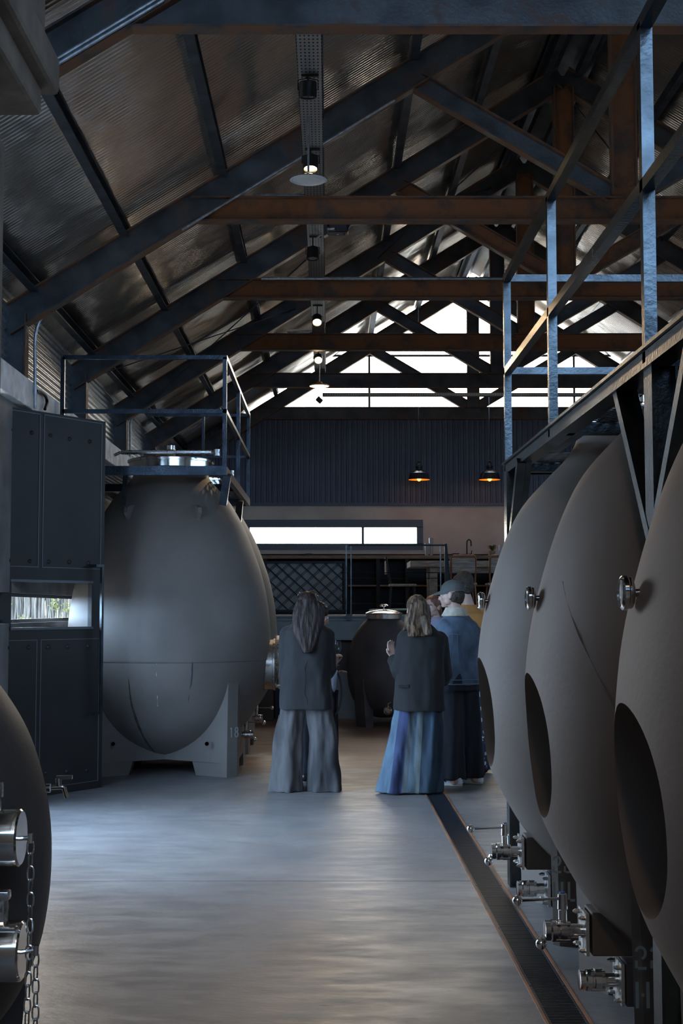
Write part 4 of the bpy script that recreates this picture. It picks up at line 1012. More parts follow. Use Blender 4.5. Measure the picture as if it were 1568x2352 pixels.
o = bpy.data.objects.new('spotlight_beam', l); COL.objects.link(o); o.location = Mx @ Vector((0, 0, -0.06)); o.rotation_euler = Vector((0.45, 0.65, -0.75)).to_track_quat('-Z', 'Y').to_euler()  # added fill lamp, same aim
def disc_pendant(px_, py_, Y, r, label, m1, m2, ytop):
    p = P(px_, py_, Y); t = thing('disc_pendant', label, 'pendant lamp', p, 0, None)
    b = MB(); b.lathe([(0.012, 0.06), (0.03, 0.055), (0.045, 0.03), (0.07, 0.02), (r*0.92, 0.012), (r, 0.004), (r, -0.004), (r*0.95, -0.008)], 40, M=Matrix.Translation(p), cap=False); b.build('shade', m1, t, smooth=True, sharp=0.5)
    b = MB(); b.lathe([(r*0.95, -0.006), (r*0.85, -0.010), (r*0.8, -0.006), (r*0.6, -0.012), (r*0.4, -0.009), (r*0.2, -0.013), (0, -0.013)], 40, M=Matrix.Translation(p), cap=False); b.build('lens', m2, t, smooth=True, sharp=0.3)
    b = MB(); b.tube([p+Vector((0,0,0.055)), Vector((p.x, p.y, zt_))], 0.008, 8); b.build('rod', M['galv'], t, smooth=True)
    return t
clear = mat('clear_prismatic_lens', (0.62,0.66,0.70), 0.15, 0.2, coat=0.5, bump=0.3, bscale=60)
disc_pendant(708, 412, 9.3, 0.136, 'flat round pendant with clear ribbed disc hanging from the cable tray', M['wineglass'], clear, 9.3)
disc_pendant(733, 886, 18.4, 0.136, 'brass coloured disc pendant glowing in front of the gable glazing', mat('warm_brass_shade', (0.75,0.45,0.16), 0.35, 0.6), M['lamp_on'], 18.4)
# small dark floodlights
q = P(733, 919, 20.35); b = MB(); t = thing('floodlight', 'small dark floodlight hanging under the end of the cross tray', 'floodlight', q)
b.bbox((-0.045, -0.05, -0.035), (0.045, 0.05, 0.035), 0.006); b.xf(Matrix.Rotation(0.7, 4, 'Y')); b.build('lamp_head', M['blackplastic'], t, world=False)
b = MB(); b.tube([(0.0, 0, 0.02), (0.0, 0.05, 0.085)], 0.006, 6); b.build('bracket', M['blackplastic'], t, world=False)
t = thing('projector', 'black projector like box mounted right of the cable tray below the second tie beam', 'projector', P(775, 524, 12.3))
b = MB(); b.bbox((-0.095, -0.08, -0.055), (0.10, 0.08, 0.04), 0.02); b.bar((0.06, 0, -0.06), (0.12, 0.0, 0.05), 0.03, 0.02); b.build('body', M['blackplastic'], t, world=False)
b = MB(); b.tube([(-0.09, -0.06, -0.025), (-0.02, -0.09, -0.03)], 0.02, 10); b.build('lens_barrel', M['brushed'], t, world=False, smooth=True)
b = MB(); b.tube([(0.0, 0, 0.03), (0.0, 0, zt_-P(775, 524, 12.3).z-0.0)], 0.01, 8); b.tube([(0.1, 0, 0.02), (0.35, 0, 0.06), (0.7, 0.1, 0.07)], 0.005, 6); b.bar((-0.2, 0, -0.10), (-0.13, 0.0, -0.05), 0.012, 0.012); b.build('mount', M['galv'], t, world=False)
# enamel pendants over the kitchen
def enamel(px_, py_, Y, label):
    p = P(px_, py_, Y); t = thing('pendant_lamp', label, 'pendant lamp', p, 0, 'black enamel pendants')
    T = Matrix.Translation(p)
    b = MB(); b.lathe([(0.178, 0.0), (0.150, 0.105), (0.085, 0.150), (0.052, 0.165), (0.05, 0.20), (0.06, 0.205), (0.06, 0.225), (0.03, 0.24), (0.0, 0.245)], 40, M=T, cap=False); sh = b.build('shade', M['black_gloss'], t, smooth=True, sharp=0.5)
    b = MB(); b.lathe([(0.175, 0.001), (0.146, 0.10), (0.08, 0.146), (0.0, 0.15)], 40, M=T, cap=False); b.build('shade_lining', M['gold'], t, smooth=True, sharp=0.6)
    b = MB(); b.ball(p+Vector((0,0,0.018)), (0.035, 0.035, 0.042)); b.build('bulb', M['bulb_on'], t, smooth=True)
    b = MB(); b.tube([p+Vector((0.035*math.cos(a)*1.0, 0, 0.235+0.06*math.sin(a))) for a in [PI*k/10 for k in range(11)]], 0.006, 6); b.ball(p+Vector((0,0,0.30)), 0.02); b.build('hook', M['black_gloss'], t, smooth=True)
    b = MB(); zz = zrod(p.x)+RT-0.03; b.tube([p+Vector((0,0,0.30)), Vector((p.x, p.y, zz))], 0.004, 6); b.build('cord', M['blackplastic'], t)
    l = bpy.data.lights.new('pendant_bulb', 'POINT'); l.energy = 1.6; l.color = (1, 0.45, 0.12); l.shadow_soft_size = 0.05; o = bpy.data.objects.new('pendant_bulb', l); COL.objects.link(o); o.location = p+Vector((0,0,0.0)); 
YE = 22.3
enamel(962, 1102, YE, 'black pendant lamp with orange inside, left of the pair over the kitchen')
enamel(1124, 1102, YE, 'black pendant lamp with orange inside, right of the pair beside the railing post')
# ================================================================ mezzanine with kitchen
YM = 19.0; zf = P(700, 1413, YM).z; zb = P(700, 1470, YM).z; xr = 4.6
mz = thing('mezzanine', 'raised kitchen floor with grey blue steel edge beam at the far end', 'mezzanine', (1, 21, 0))
b = MB(); b.box((-2.51, YM, zb), (xr, YM+0.15, zf-0.03)); b.box((-2.51, YM-0.05, zf-0.03), (xr, YM+0.15, zf)); b.box((-2.51, YM-0.04, zb), (xr, YM+0.1, zb+0.03)); b.box((-2.51, YM-0.025, zf-0.075), (xr, YM, zf-0.06)); b.build('edge_beam', M['teal'], mz)
b = MB(); b.box((-2.51, YM+0.15, zf-0.1), (xr, YB-0.05, zf)); b.build('deck', M['wood_grey'], mz)
b = MB(); b.box((-2.51, YM+0.16, 0), (xr, YM+0.22, zf-0.1)); b.build('front_panel', mat('dark_brown_panel', (0.035,0.026,0.02), 0.4, var=0.3, scale=3), mz)
b = MB(); b.box((P(662, 1600, YM).x, YM+0.08, 0.04), (P(835, 1600, YM).x, YM+0.13, P(700, 1546, YM).z)); b.box((P(655, 1600, YM).x, YM+0.04, 0.0), (1.0, YM+0.13, 0.10)); b.build('lower_panel', M['teal'], mz)
for x in (P(640, 1500, YM).x, P(1010, 1500, YM).x, 3.4):
    b = MB(); b.box((x-0.05, YM+0.02, 0), (x+0.05, YM+0.14, zb)); b.build('support_post', M['black_steel'], mz)
b = MB(); b.bbox((P(597, 1600, YM).x, YM-0.35, 0), (P(630, 1600, YM).x, YM-0.12, P(600, 1540, YM).z), 0.01); tag(b.build('brown_cabinet', mat('brown_cabinet', (0.07,0.045,0.03), 0.5, var=0.2)), 'narrow brown cabinet seen past the side of the tank marked 18', 'cabinet')
# railing of the mezzanine
rl = thing('mezzanine_railing', 'thin cable railing along the mezzanine edge', 'railing', (1, YM+0.05, zf))
zr_ = P(900, 1252, YM).z
for x in (795, 806, 1012, 1148): 
    b = MB(); q = P(x, 1300, YM); b.box((q.x-0.008, YM+0.04, zf), (q.x+0.008, YM+0.06, zr_)); b.build('railing_post', M['rail'], rl)
b = MB(); q0 = P(1024, 1250, YM); b.bar((q0.x, YM+0.05, zr_+0.02), (q0.x+0.0, YM+0.05, zf), 0.035, 0.05, up=(0,1,0)); b.bar((q0.x+0.005, YM+0.07, zr_), (q0.x+0.09, YM+0.12, zf), 0.03, 0.03, up=(0,1,0)); b.build('end_post', M['black_steel'], rl)
b = MB(); b.box((P(800, 1250, YM).x, YM+0.035, zr_-0.012), (q0.x, YM+0.065, zr_+0.012)); b.build('top_rail', M['black_steel'], rl)
for yy in (1315, 1328, 1386):
    b = MB(); z = P(900, yy, YM).z; b.tube([(P(782, yy, YM).x, YM+0.05, z), (q0.x, YM+0.05, z)], 0.006, 6); b.build('railing_cable', M['rail'], rl)
b = MB(); b.bar((P(802, 1408, YM).x, YM-0.07, zf+0.01), (P(802, 1408, YM).x, YM-0.07, zf-0.07), 0.08, 0.03, up=(0,1,0)); b.build('base_clamp', M['steel'], rl)
# pale pipe frame
b = MB(); a, c, d = P(849, 1420, 18.6), P(849, 1402, 18.6), P(1000, 1398, 18.6)
b.tube([(a.x, 18.6, 0)]+[c+Vector((0,0,-0.03)), c, c+Vector((0.03,0,0))]+[d, Vector((d.x+0.03, 18.6, 0))], 0.018, 12); tag(b.build('pipe_rail', M['palepipe'], smooth=True, sharp=0.8), 'pale green painted pipe rail behind the charcoal tank', 'rail')
# counter
YK = 22.35; zk = P(900, 1276, YK).z; zk0 = P(900, 1283, YK).z
ct = thing('kitchen_counter', 'long counter with orange timber top along the far wall', 'counter', (1, 22.7, zf))
b = MB(); b.box((-2.5, YK, zk0), (4.5, YB-0.05, zk)); b.build('worktop', M['wood'], ct)
xs = [P(x, 1300, YK).x for x in (608, 795, 868, 935, 1030, 1140, 1300)]
b = MB(); b.box((-2.5, YB-0.3, zf), (4.5, YB-0.25, zk0)); b.box((-2.5, YK+0.02, zf), (4.5, YB-0.25, zf+0.06))
for x in xs: b.box((x-0.03, YK+0.02, zf), (x+0.03, YB-0.3, zk0))
b.build('carcass', M['dark'], ct)
b = MB(); z = P(900, 1345, YK).z; b.box((xs[1]+0.03, YK+0.05, z-0.012), (xs[-1], YB-0.32, z+0.012)); b.build('shelf', M['wood'], ct)
x0, x1 = P(611, 1300, YK).x-0.25, P(786, 1300, YK).x; z0, z1 = max(P(700, 1408, YK).z, zf+0.07), P(700, 1293, YK).z
b = MB(); b.box((x0, YK+0.06, z0), (x1, YK+0.08, z1)); b.build('lattice_backing', mat('grey_cloth_backing', (0.38,0.42,0.44), 0.8), ct)
def clip_line(x, z, dx, dz, x0, x1, z0, z1):
    ts = []
    t0, t1 = -9, 9
    for o, d, lo, hi in ((x, dx, x0, x1), (z, dz, z0, z1)):
        a, c = (lo-o)/d, (hi-o)/d; t0 = max(t0, min(a, c)); t1 = min(t1, max(a, c))
    return (x+dx*t0, z+dz*t0, x+dx*t1, z+dz*t1) if t1 > t0+0.02 else None
b = MB(); sx_ = (P(640,1300,YK).x-P(610,1300,YK).x)*0.95
for s, yy, w, dd in ((1, YK+0.02, 0.010, (0.0, 0.035)), (-1, YK+0.045, 0.022, (0.0,))):
    for k in range(-8, 14):
        for o in dd:
            c = clip_line(x0+k*sx_+o, z0, 1.0, s*0.93, x0, x1, z0, z1)
            if c: b.bar((c[0], yy, c[1]), (c[2], yy, c[3]), w, 0.01, up=(0,1,0))
rectframe(b, x0-0.03, x1+0.05, z0-0.03, z1+0.03, 0.035, YK+0.0, YK+0.05); b.build('lattice_door', M['black_steel'], ct)
b = MB(); z = P(900, 1273, YK).z+0.0; b.tube([(-2.3, YB-0.04, P(0,1274,YB-0.04).z), (P(1120, 1274, YB).x, YB-0.04, P(0,1274,YB-0.04).z)], 0.010, 6)
tag(b.build('wall_conduit', M['blackplastic']), 'black conduit running along the wall above the counter', 'conduit')
q = P(709, 1277, YB-0.06); b = MB(); b.bbox((q.x-0.07, YB-0.09, q.z-0.035), (q.x+0.07, YB, q.z+0.04), 0.012); tag(b.build('socket_box', M['blackplastic']), 'black twin socket box on the conduit below the strip window', 'socket')
# faucet, box, plant, glasses on the counter
t = thing('faucet', 'black gooseneck kitchen tap on the counter', 'tap', P(1072, 1276, YK+0.4)+Vector((0,0,0)))
t.location.z = zk
b = MB(); b.tube([(0,0,0),(0,0,0.04)], 0.03, 14); b.tube([(0,0,0.03)]+[(0,0,0.2)]+[(0.035-0.035*math.cos(a), 0, 0.22+0.06*math.sin(a)) for a in [PI*k/10 for k in range(1,11)]]+[(0.07,0,0.17)], 0.011, 10); b.build('spout', M['blackplastic'], t, world=False, smooth=True)
b = MB(); b.tube([(0.03,0,0.03),(0.075,0,0.05),(0.08,0,0.10)], 0.008, 8); b.build('lever', M['blackplastic'], t, world=False, smooth=True)
q = P(1047, 1275, YK+0.35); b = MB(); b.bbox((q.x-0.065, q.y-0.05, zk), (q.x+0.055, q.y+0.05, zk+0.05), 0.012); tag(b.build('payment_terminal', M['blackplastic'], smooth=True, sharp=0.4), 'small dark device lying on the counter left of the black tap', 'device')
t = thing('potted_plant', 'small potted plant at the right end of the visible counter', 'plant', (P(1130, 1270, YK+0.2).x, YK+0.2, zk))
b = MB(); b.lathe([(0.035,0),(0.05,0.06),(0.055,0.085),(0.045,0.085),(0.04,0.07),(0,0.07)], 20); b.build('pot', M['pot'], t, world=False, smooth=True, sharp=0.5)
random.seed(5); b = MB()
for k in range(60):
    a = random.uniform(0, 2*PI); r = random.uniform(0.06, 0.14); h = random.uniform(0.03, 0.08); p_ = Vector((r*math.cos(a), r*math.sin(a), 0.08+h)); m_ = Vector((p_.x*0.5, p_.y*0.5, 0.09+h*1.2)); w = Vector((-math.sin(a), math.cos(a), 0))*0.008
    b.add([Vector((0,0,0.07))-w*0.5, Vector((0,0,0.07))+w*0.5, m_+w, m_-w, p_], [(0,1,2,3),(3,2,4)])
b.build('leaves', M['leaf'], t, world=False)
def tumbler(px_, h, label):
    p = P(px_, 1275, YK+0.25); t = MB(); t.lathe([(0.028, 0.0), (0.036, h), (0.034, h), (0.027, 0.006), (0, 0.006)], 20, M=Matrix.Translation((p.x, p.y, zk)), cap=True)
    tag(t.build('glass_carafe', mat('frosted_glass', (0.55,0.56,0.56), 0.4, trans=0.3), smooth=True, sharp=0.5), label, 'carafe')
tumbler(980, 0.21, 'shorter pale glass cylinder behind the mezzanine handrail'); tumbler(990, 0.30, 'taller pale glass cylinder with flared rim behind the mezzanine handrail')
# table and chairs on the mezzanine
Yt2 = 20.3
za, zc_ = P(960, 1288, Yt2).z, P(960, 1302, Yt2).z
xa, xb = P(942, 1300, Yt2).x, P(1290, 1300, Yt2).x
t = thing('timber_table', 'long weathered timber table on the mezzanine', 'table', ((xa+xb)/2, Yt2+0.4, zf))
b = MB(); b.bbox((xa, Yt2, zc_), (xb, Yt2+0.9, za), 0.006); b.build('table_top', M['wood_grey'], t)
for x in (P(996, 1350, Yt2+0.1).x, xb-0.3):
    for y in (Yt2+0.1, Yt2+0.7):
        b = MB(); b.box((x-0.055, y, zf), (x+0.055, y+0.1, zc_)); b.build('leg', M['wood_grey'], t)
b = MB(); b.box((P(996,1350,Yt2).x, Yt2+0.13, zc_-0.09), (xb-0.3, Yt2+0.17, zc_)); b.build('apron', M['wood_grey'], t)
def wchair(x, y, rz, label, m):
    t = thing('dining_chair', label, 'chair', (x, y, zf+0.004), rz, 'chairs around the mezzanine table')
    b = MB(); b.bbox((-0.2, -0.2, 0.42), (0.2, 0.2, 0.455), 0.008); b.build('seat', M['wood_grey'], t, world=False)
    for sx in (-1, 1):
        for sy in (-1, 1):
            b = MB(); b.tube([(sx*0.17, sy*0.17, 0.42), (sx*0.2, sy*0.21, 0.0)], 0.013, 8); b.build('leg', m, t, world=False)
    b = MB(); b.tube([(-0.17, -0.18, 0.42), (-0.18, -0.24, 0.80), (-0.15, -0.25, 0.845), (0.15, -0.25, 0.845), (0.18, -0.24, 0.80), (0.17, -0.18, 0.42)], 0.013, 8); b.build('back_frame', m, t, world=False, smooth=True)
    b = MB(); b.bbox((-0.165, -0.26, 0.60), (0.165, -0.235, 0.80), 0.006); b.build('backrest', M['wood_grey'], t, world=False)
wchair(P(925, 1400, 20.5).x, 20.6, -PI/2, 'wooden chair seen from the side at the left end of the timber table', M['black_steel'])
wchair(P(1060, 1400, 19.9).x, 19.85, 0, 'chair with copper coloured tube back in front of the timber table', M['copper'])
wchair(P(1148, 1400, 19.9).x, 19.85, 0, 'copper tube chair mostly hidden behind the farthest right hand tank', M['copper'])
# ================================================================ people
def apply_remesh(o, voxel, smooth_it=4, fold=0.0, fscale=8.0, fstretch=(1,1,0.35), seed=0, sharp=None):
    md = o.modifiers.new('r', 'REMESH'); md.mode = 'VOXEL'; md.voxel_size = voxel
    if smooth_it: ms = o.modifiers.new('s', 'SMOOTH'); ms.factor = 0.6; ms.iterations = smooth_it
    new_from(o); me = o.data
    if fold:
        me.update(); nn = [v.normal.copy() for v in me.vertices]
        for v, n in zip(me.vertices, nn):
            p = Vector((v.co.x*fstretch[0], v.co.y*fstretch[1], v.co.z*fstretch[2]))*fscale+Vector((seed*3.1, seed, 0))
            d = noise.noise(p)*0.65+noise.noise(p*2.3+Vector((5,1,2)))*0.35
            v.co += n*d*fold
    me.shade_smooth()
def capsule(b, p, q, r0, r1, n=16, m=0):
    p, q = Vector(p), Vector(q); d = (q-p); L = d.length; d.normalize(); pts = []; rs = []
    for k in (4, 3, 2, 1): a = PI/2*k/4.2; pts.append(p-d*r0*math.sin(a)); rs.append(r0*math.cos(a))
    for k in range(5): t = k/4; pts.append(p.lerp(q, t)); rs.append(r0+(r1-r0)*t)
    for k in (1, 2, 3, 4): a = PI/2*k/4.2; pts.append(q+d*r1*math.sin(a)); rs.append(r1*math.cos(a))
    b.tube(pts, rs, n, m)
def hand(b, wrist, d, palm_n, curl=0.5, s=1.0, spread=0.25, thumb_side=1):
    "palm, four unequal fingers with knuckle bends and a thumb from the side of the palm"
    w = Vector(wrist); d = Vector(d).normalized(); n = Vector(palm_n); n = (n-d*n.dot(d)).normalized(); a = d.cross(n)*thumb_side
    base = w+d*0.03*s
    for k in range(4):
        off = (k-1.5)*0.019*s; capsule(b, w+a*off*0.5, w+d*0.085*s+a*off, 0.0145*s, 0.0115*s, 10)
    for k, L in enumerate((0.072, 0.080, 0.075, 0.060)):
        off = (1.5-k)*0.019*s; p = w+d*0.085*s+a*off; dd = (d+a*(1.5-k)*0.10*spread).normalized(); ang = 0
        for seg, fr in enumerate((0.45, 0.31, 0.24)):
            ang += curl*(0.7, 0.9, 0.6)[seg]; e = dd*math.cos(ang)+n*math.sin(ang); q = p+e*L*fr*s
            capsule(b, p, q, (0.0092-0.0007*seg)*s, (0.0088-0.0008*seg)*s, 8); p = q
    p = w+d*0.025*s+a*0.028*s; q = p+(d*0.7+a*0.55+n*0.25).normalized()*0.038*s; capsule(b, w+d*0.02*s+a*0.015*s, p, 0.014*s, 0.013*s, 8); capsule(b, p, q, 0.0125*s, 0.0105*s, 8); capsule(b, q, q+(d*0.85+a*0.15+n*0.35*(0.5+curl)).normalized()*0.032*s, 0.010*s, 0.008*s, 8)
def head_bits(b, c, yaw, pitch=0.0, s=1.0, male=False):
    "head centred at c (middle of skull), local +y is the face direction"
    Mh = Matrix.Translation(Vector(c)) @ Matrix.Rotation(yaw, 4, 'Z') @ Matrix.Rotation(pitch, 4, 'X') @ Matrix.Scale(s, 4)
    R3 = Mh.to_3x3()
    def el(x, y, z, rx, ry, rz, seg=18): b.ball(Mh @ Vector((x,y,z)), (rx, ry, rz), M=R3, seg=seg, rng=12)
    el(0, -0.012, 0.025, 0.074, 0.094, 0.090); el(0, 0.028, -0.020, 0.064, 0.062, 0.085); el(0, 0.045, -0.072, 0.043 if male else 0.038, 0.040, 0.036)
    el(0, 0.072, -0.093, 0.020, 0.018, 0.017)
    el(0, 0.076, 0.018, 0.045, 0.015, 0.014); el(0, 0.085, -0.058, 0.023, 0.012, 0.007, 12); el(0, 0.084, -0.067, 0.020, 0.011, 0.007, 12)
    for sx in (-1, 1):
        el(sx*0.042, 0.055, -0.025, 0.022, 0.022, 0.022, 12); el(sx*0.045, 0.02, -0.060, 0.022, 0.035, 0.026, 12)
        el(sx*0.075, -0.008, -0.008, 0.010, 0.020, 0.030, 12); el(sx*0.079, -0.014, 0.004, 0.007, 0.016, 0.022, 12)
    b.tube([Mh @ Vector((0, 0.082, 0.008)), Mh @ Vector((0, 0.098, -0.018)), Mh @ Vector((0, 0.108, -0.036)), Mh @ Vector((0, 0.088, -0.044))], [0.008*s, 0.011*s, 0.014*s, 0.010*s], 10)
    return Mh
def eyes(t, Mh):
    for sx in (-1, 1):
        b = MB(); b.ball(Mh @ Vector((sx*0.031, 0.0775, 0.000)), 0.0115, seg=12, rng=8); e = b.build('eye', M['eye'], t, smooth=True)
        b = MB(); b.ball(Mh @ Vector((sx*0.031, 0.0855, 0.000)), (0.0055, 0.004, 0.0055), seg=10, rng=6); b.build('iris', M['iris'], e, smooth=True)
        b = MB(); b.tube([Mh @ Vector((sx*(0.014+0.010*k), 0.0905-0.0025*k*k*0.55, 0.019+0.0025*k-0.0011*k*k)) for k in range(4)], 0.003, 6); b.build('eyebrow', M['iris'], t, smooth=True)
M['skin'] = mat('skin', (0.42,0.25,0.18), 0.5, var=0.06, scale=12)
M['skin_pale'] = mat('pale_skin', (0.50,0.33,0.27), 0.5, var=0.06, scale=12)
M['eye'] = mat('eye_white', (0.7,0.68,0.65), 0.2); M['iris'] = mat('dark_iris_brow', (0.03,0.02,0.015), 0.4)
M['blazer'] = mat('charcoal_blazer_wool', (0.017,0.017,0.018), 0.9, var=0.15, scale=3, sheen=0.05, bump=0.1, bscale=300)
M['blazer2'] = mat('black_blazer_wool', (0.010,0.010,0.011), 0.9, var=0.15, scale=3, sheen=0.05, bump=0.1, bscale=300)
M['greydenim'] = mat('washed_grey_denim', (0.095,0.088,0.088), 0.9, col2=(0.035,0.034,0.036), scale=4.5, stretch=(1.4,1.4,0.35), bump=0.25, bscale=160, c2lo=0.45, c2hi=0.62)
M['denim'] = mat('blue_denim_jacket', (0.080,0.115,0.165), 0.85, var=0.35, scale=9, stretch=(1,1,0.6), bump=0.2, bscale=200)
M['seam'] = mat('pale_denim_seam', (0.13,0.19,0.27), 0.85)
M['navy'] = mat('near_black_trousers', (0.010,0.012,0.018), 0.85)
M['hair_dark'] = mat('dark_brown_hair', (0.012,0.007,0.006), 0.5, spec=0.25, col2=(0.045,0.028,0.025), scale=14, stretch=(5,5,0.25), bump=0.6, bscale=30, c2lo=0.4, c2hi=0.65)
M['hair_blonde'] = mat('ombre_hair', (0.03,0.019,0.014), 0.5, spec=0.25, col2=(0.17,0.11,0.065), scale=12, stretch=(5,5,0.22), bump=0.6, bscale=30, c2lo=0.4, c2hi=0.62)
M['hair_short'] = mat('short_brown_hair', (0.04,0.027,0.018), 0.7, var=0.4, scale=30, bump=0.8, bscale=80)
M['cap'] = mat('grey_green_cap', (0.085,0.098,0.095), 0.85, var=0.12, scale=8)
M['fleece'] = mat('cream_fleece', (0.50,0.46,0.38), 0.95, var=0.15, scale=30, bump=0.5, bscale=120)
M['orange'] = mat('ochre_shirt', (0.42,0.19,0.05), 0.85, var=0.15, scale=5)
M['white_cloth'] = mat('pale_blue_white_shirt', (0.50,0.54,0.66), 0.8, var=0.1, scale=6)
M['shoe'] = mat('white_leather_shoe', (0.62,0.64,0.68), 0.5); M['sole'] = mat('cream_rubber_sole', (0.50,0.50,0.42), 0.7)
M['leather'] = mat('black_leather', (0.012,0.011,0.012), 0.3)
# patchwork jeans: vertical panels of different washes, the darkest is painted shade between the legs
def patch():
    m = mat('patchwork_denim', (0.06,0.09,0.16), 0.85, bump=0.2, bscale=160)
    nt = m.node_tree; N = nt.nodes; L = nt.links; b = N['Principled BSDF']
    t = N.new('ShaderNodeTexCoord'); s = N.new('ShaderNodeSeparateXYZ'); L.new(t.outputs['Object'], s.inputs[0])
    # panel coordinate fans out towards the hem
    hf = N.new('ShaderNodeMapRange'); hf.inputs[1].default_value = 0.85; hf.inputs[2].default_value = 0.0; hf.inputs[3].default_value = 0.185; hf.inputs[4].default_value = 0.25; L.new(s.outputs[2], hf.inputs[0])
    sh = N.new('ShaderNodeMapRange'); sh.inputs[1].default_value = 0.85; sh.inputs[2].default_value = 0.0; sh.inputs[3].default_value = 0.06; sh.inputs[4].default_value = -0.01; L.new(s.outputs[2], sh.inputs[0])
    a = N.new('ShaderNodeMath'); a.operation = 'SUBTRACT'; L.new(s.outputs[0], a.inputs[0]); L.new(sh.outputs[0], a.inputs[1])
    mu = N.new('ShaderNodeMath'); mu.operation = 'DIVIDE'; L.new(a.outputs[0], mu.inputs[0]); L.new(hf.outputs[0], mu.inputs[1])
    mr = N.new('ShaderNodeMapRange'); mr.inputs[1].default_value = -1.0; mr.inputs[2].default_value = 1.0; L.new(mu.outputs[0], mr.inputs[0])
    cr = N.new('ShaderNodeValToRGB'); cr.color_ramp.interpolation = 'CONSTANT'; e = cr.color_ramp.elements
    cols = [(0.0, (0.075,0.12,0.17)), (0.13, (0.03,0.042,0.10)), (0.33, (0.07,0.085,0.095)), (0.42, (0.085,0.12,0.15)), (0.53, (0.075,0.09,0.09)), (0.62, (0.012,0.024,0.04)), (0.78, (0.018,0.04,0.065)), (0.9, (0.015,0.03,0.05))]
    e[0].position = 0; e[0].color = (*cols[0][1], 1); e[1].position = cols[1][0]; e[1].color = (*cols[1][1], 1)
    for p, c in cols[2:]: x = e.new(p); x.color = (*c, 1)
    L.new(mr.outputs[0], cr.inputs[0])
    n = N.new('ShaderNodeTexNoise'); n.inputs['Scale'].default_value = 6; n.inputs['Detail'].default_value = 6
    mp = N.new('ShaderNodeMapping'); mp.inputs['Scale'].default_value = (2, 2, 0.5); L.new(t.outputs['Object'], mp.inputs[0]); L.new(mp.outputs[0], n.inputs['Vector'])
    r = N.new('ShaderNodeMapRange'); r.inputs[1].default_value = 0.3; r.inputs[2].default_value = 0.7; r.inputs[3].default_value = 0.55; r.inputs[4].default_value = 1.35; L.new(n.outputs['Fac'], r.inputs[0])
    vm = N.new('ShaderNodeVectorMath'); vm.operation = 'SCALE'; L.new(cr.outputs[0], vm.inputs[0]); L.new(r.outputs[0], vm.inputs['Scale']); L.new(vm.outputs[0], b.inputs['Base Color'])
    return m
M['patchwork'] = patch()
def oring(c, rx, ry, n=28, yaw=0.0, power=2.3, fold=0.0, fk=5, ph=0.0):
    "horizontal superellipse ring with optional folds"
    out = []
    for j in range(n):
        t = 2*PI*j/n; ct, st = math.cos(t), math.sin(t)
        r = (abs(ct)**power+abs(st)**power)**(-1/power); f = 1+fold*math.sin(fk*t+ph)
        x, y = rx*r*ct*f, ry*r*st*f
        out.append((c[0]+x*math.cos(yaw)-y*math.sin(yaw), c[1]+x*math.sin(yaw)+y*math.cos(yaw), c[2]))
    return out
def person(label, J, H, head_c, head_yaw, body_yaw, skin, head_pitch=0.0, male=False, hands=True, face=True, group=None, shoes=True):
    """J: joints sh_l sh_r el_l el_r wr_l wr_r hip_l hip_r kn_l kn_r an_l an_r pelvis chest neck"""
    base = (J['an_l']+J['an_r'])/2; t = thing('person', label, 'person', (base.x, base.y, 0), 0, group)
    b = MB(); k = H/1.75
    c, s = math.cos(body_yaw), math.sin(body_yaw)
    fwd = Vector((-s, c, 0)); right = Vector((c, s, 0))
    Mh = head_bits(b, head_c, head_yaw, head_pitch, k, male)
    nb = J['neck']; capsule(b, nb, Vector(head_c)+Vector((0,0,-0.05*k))-Vector((-math.sin(head_yaw), math.cos(head_yaw), 0))*0.012, 0.056*k, 0.052*k)
    W = (J['sh_r']-J['sh_l']).length/2
    z0 = J['pelvis'].z; z1 = J['neck'].z
    prof = [(-0.10, 0.15, 0.105), (0.0, 0.165, 0.115), (0.22, 0.135, 0.10), (0.45, 0.14, 0.105), (0.70, 0.165, 0.115), (0.86, 0.16, 0.10), (0.96, 0.10, 0.075), (1.0, 0.06, 0.06)]
    b.rings([oring(J['pelvis'].lerp(J['neck'], f), rx*k, ry*k, yaw=body_yaw) for f, rx, ry in prof])
    for S in 'lr':
        capsule(b, J['chest'].lerp(J['sh_'+S], 0.55), J['sh_'+S], 0.062*k, 0.056*k)
        capsule(b, J['sh_'+S], J['el_'+S], 0.050*k, 0.038*k); capsule(b, J['el_'+S], J['wr_'+S], 0.038*k, 0.026*k)
        capsule(b, J['hip_'+S], J['kn_'+S], 0.082*k, 0.055*k); capsule(b, J['kn_'+S], J['an_'+S], 0.055*k, 0.038*k)
        a = J['an_'+S]; f2 = J.get('foot_'+S, fwd); capsule(b, Vector((a.x, a.y, 0.045))-f2*0.05, Vector((a.x, a.y, 0.030))+f2*0.13, 0.036*k, 0.026*k)
        if hands and 'hand_'+S in J:
            hd, hn, cu = J['hand_'+S][:3]; hand(b, J['wr_'+S], hd, hn, cu, k*0.98, thumb_side=(1 if S == 'r' else -1)*(J['hand_'+S][3] if len(J['hand_'+S]) > 3 else 1))
    o = b.build('body', skin, t); apply_remesh(o, 0.0055, 3)
    if shoes:
        for S in 'lr':
            a = J['an_'+S]; f2 = J.get('foot_'+S, fwd); b = MB(); capsule(b, Vector((a.x, a.y, 0.050))-f2*0.055, Vector((a.x, a.y, 0.036))+f2*0.14, 0.046*k, 0.034*k)
            for i_, v in enumerate(b.v): v.z = max(v.z, 0.0)
            b.build('shoe', M['leather'], t, smooth=True)
    if face: eyes(t, Mh)
    return t, Mh
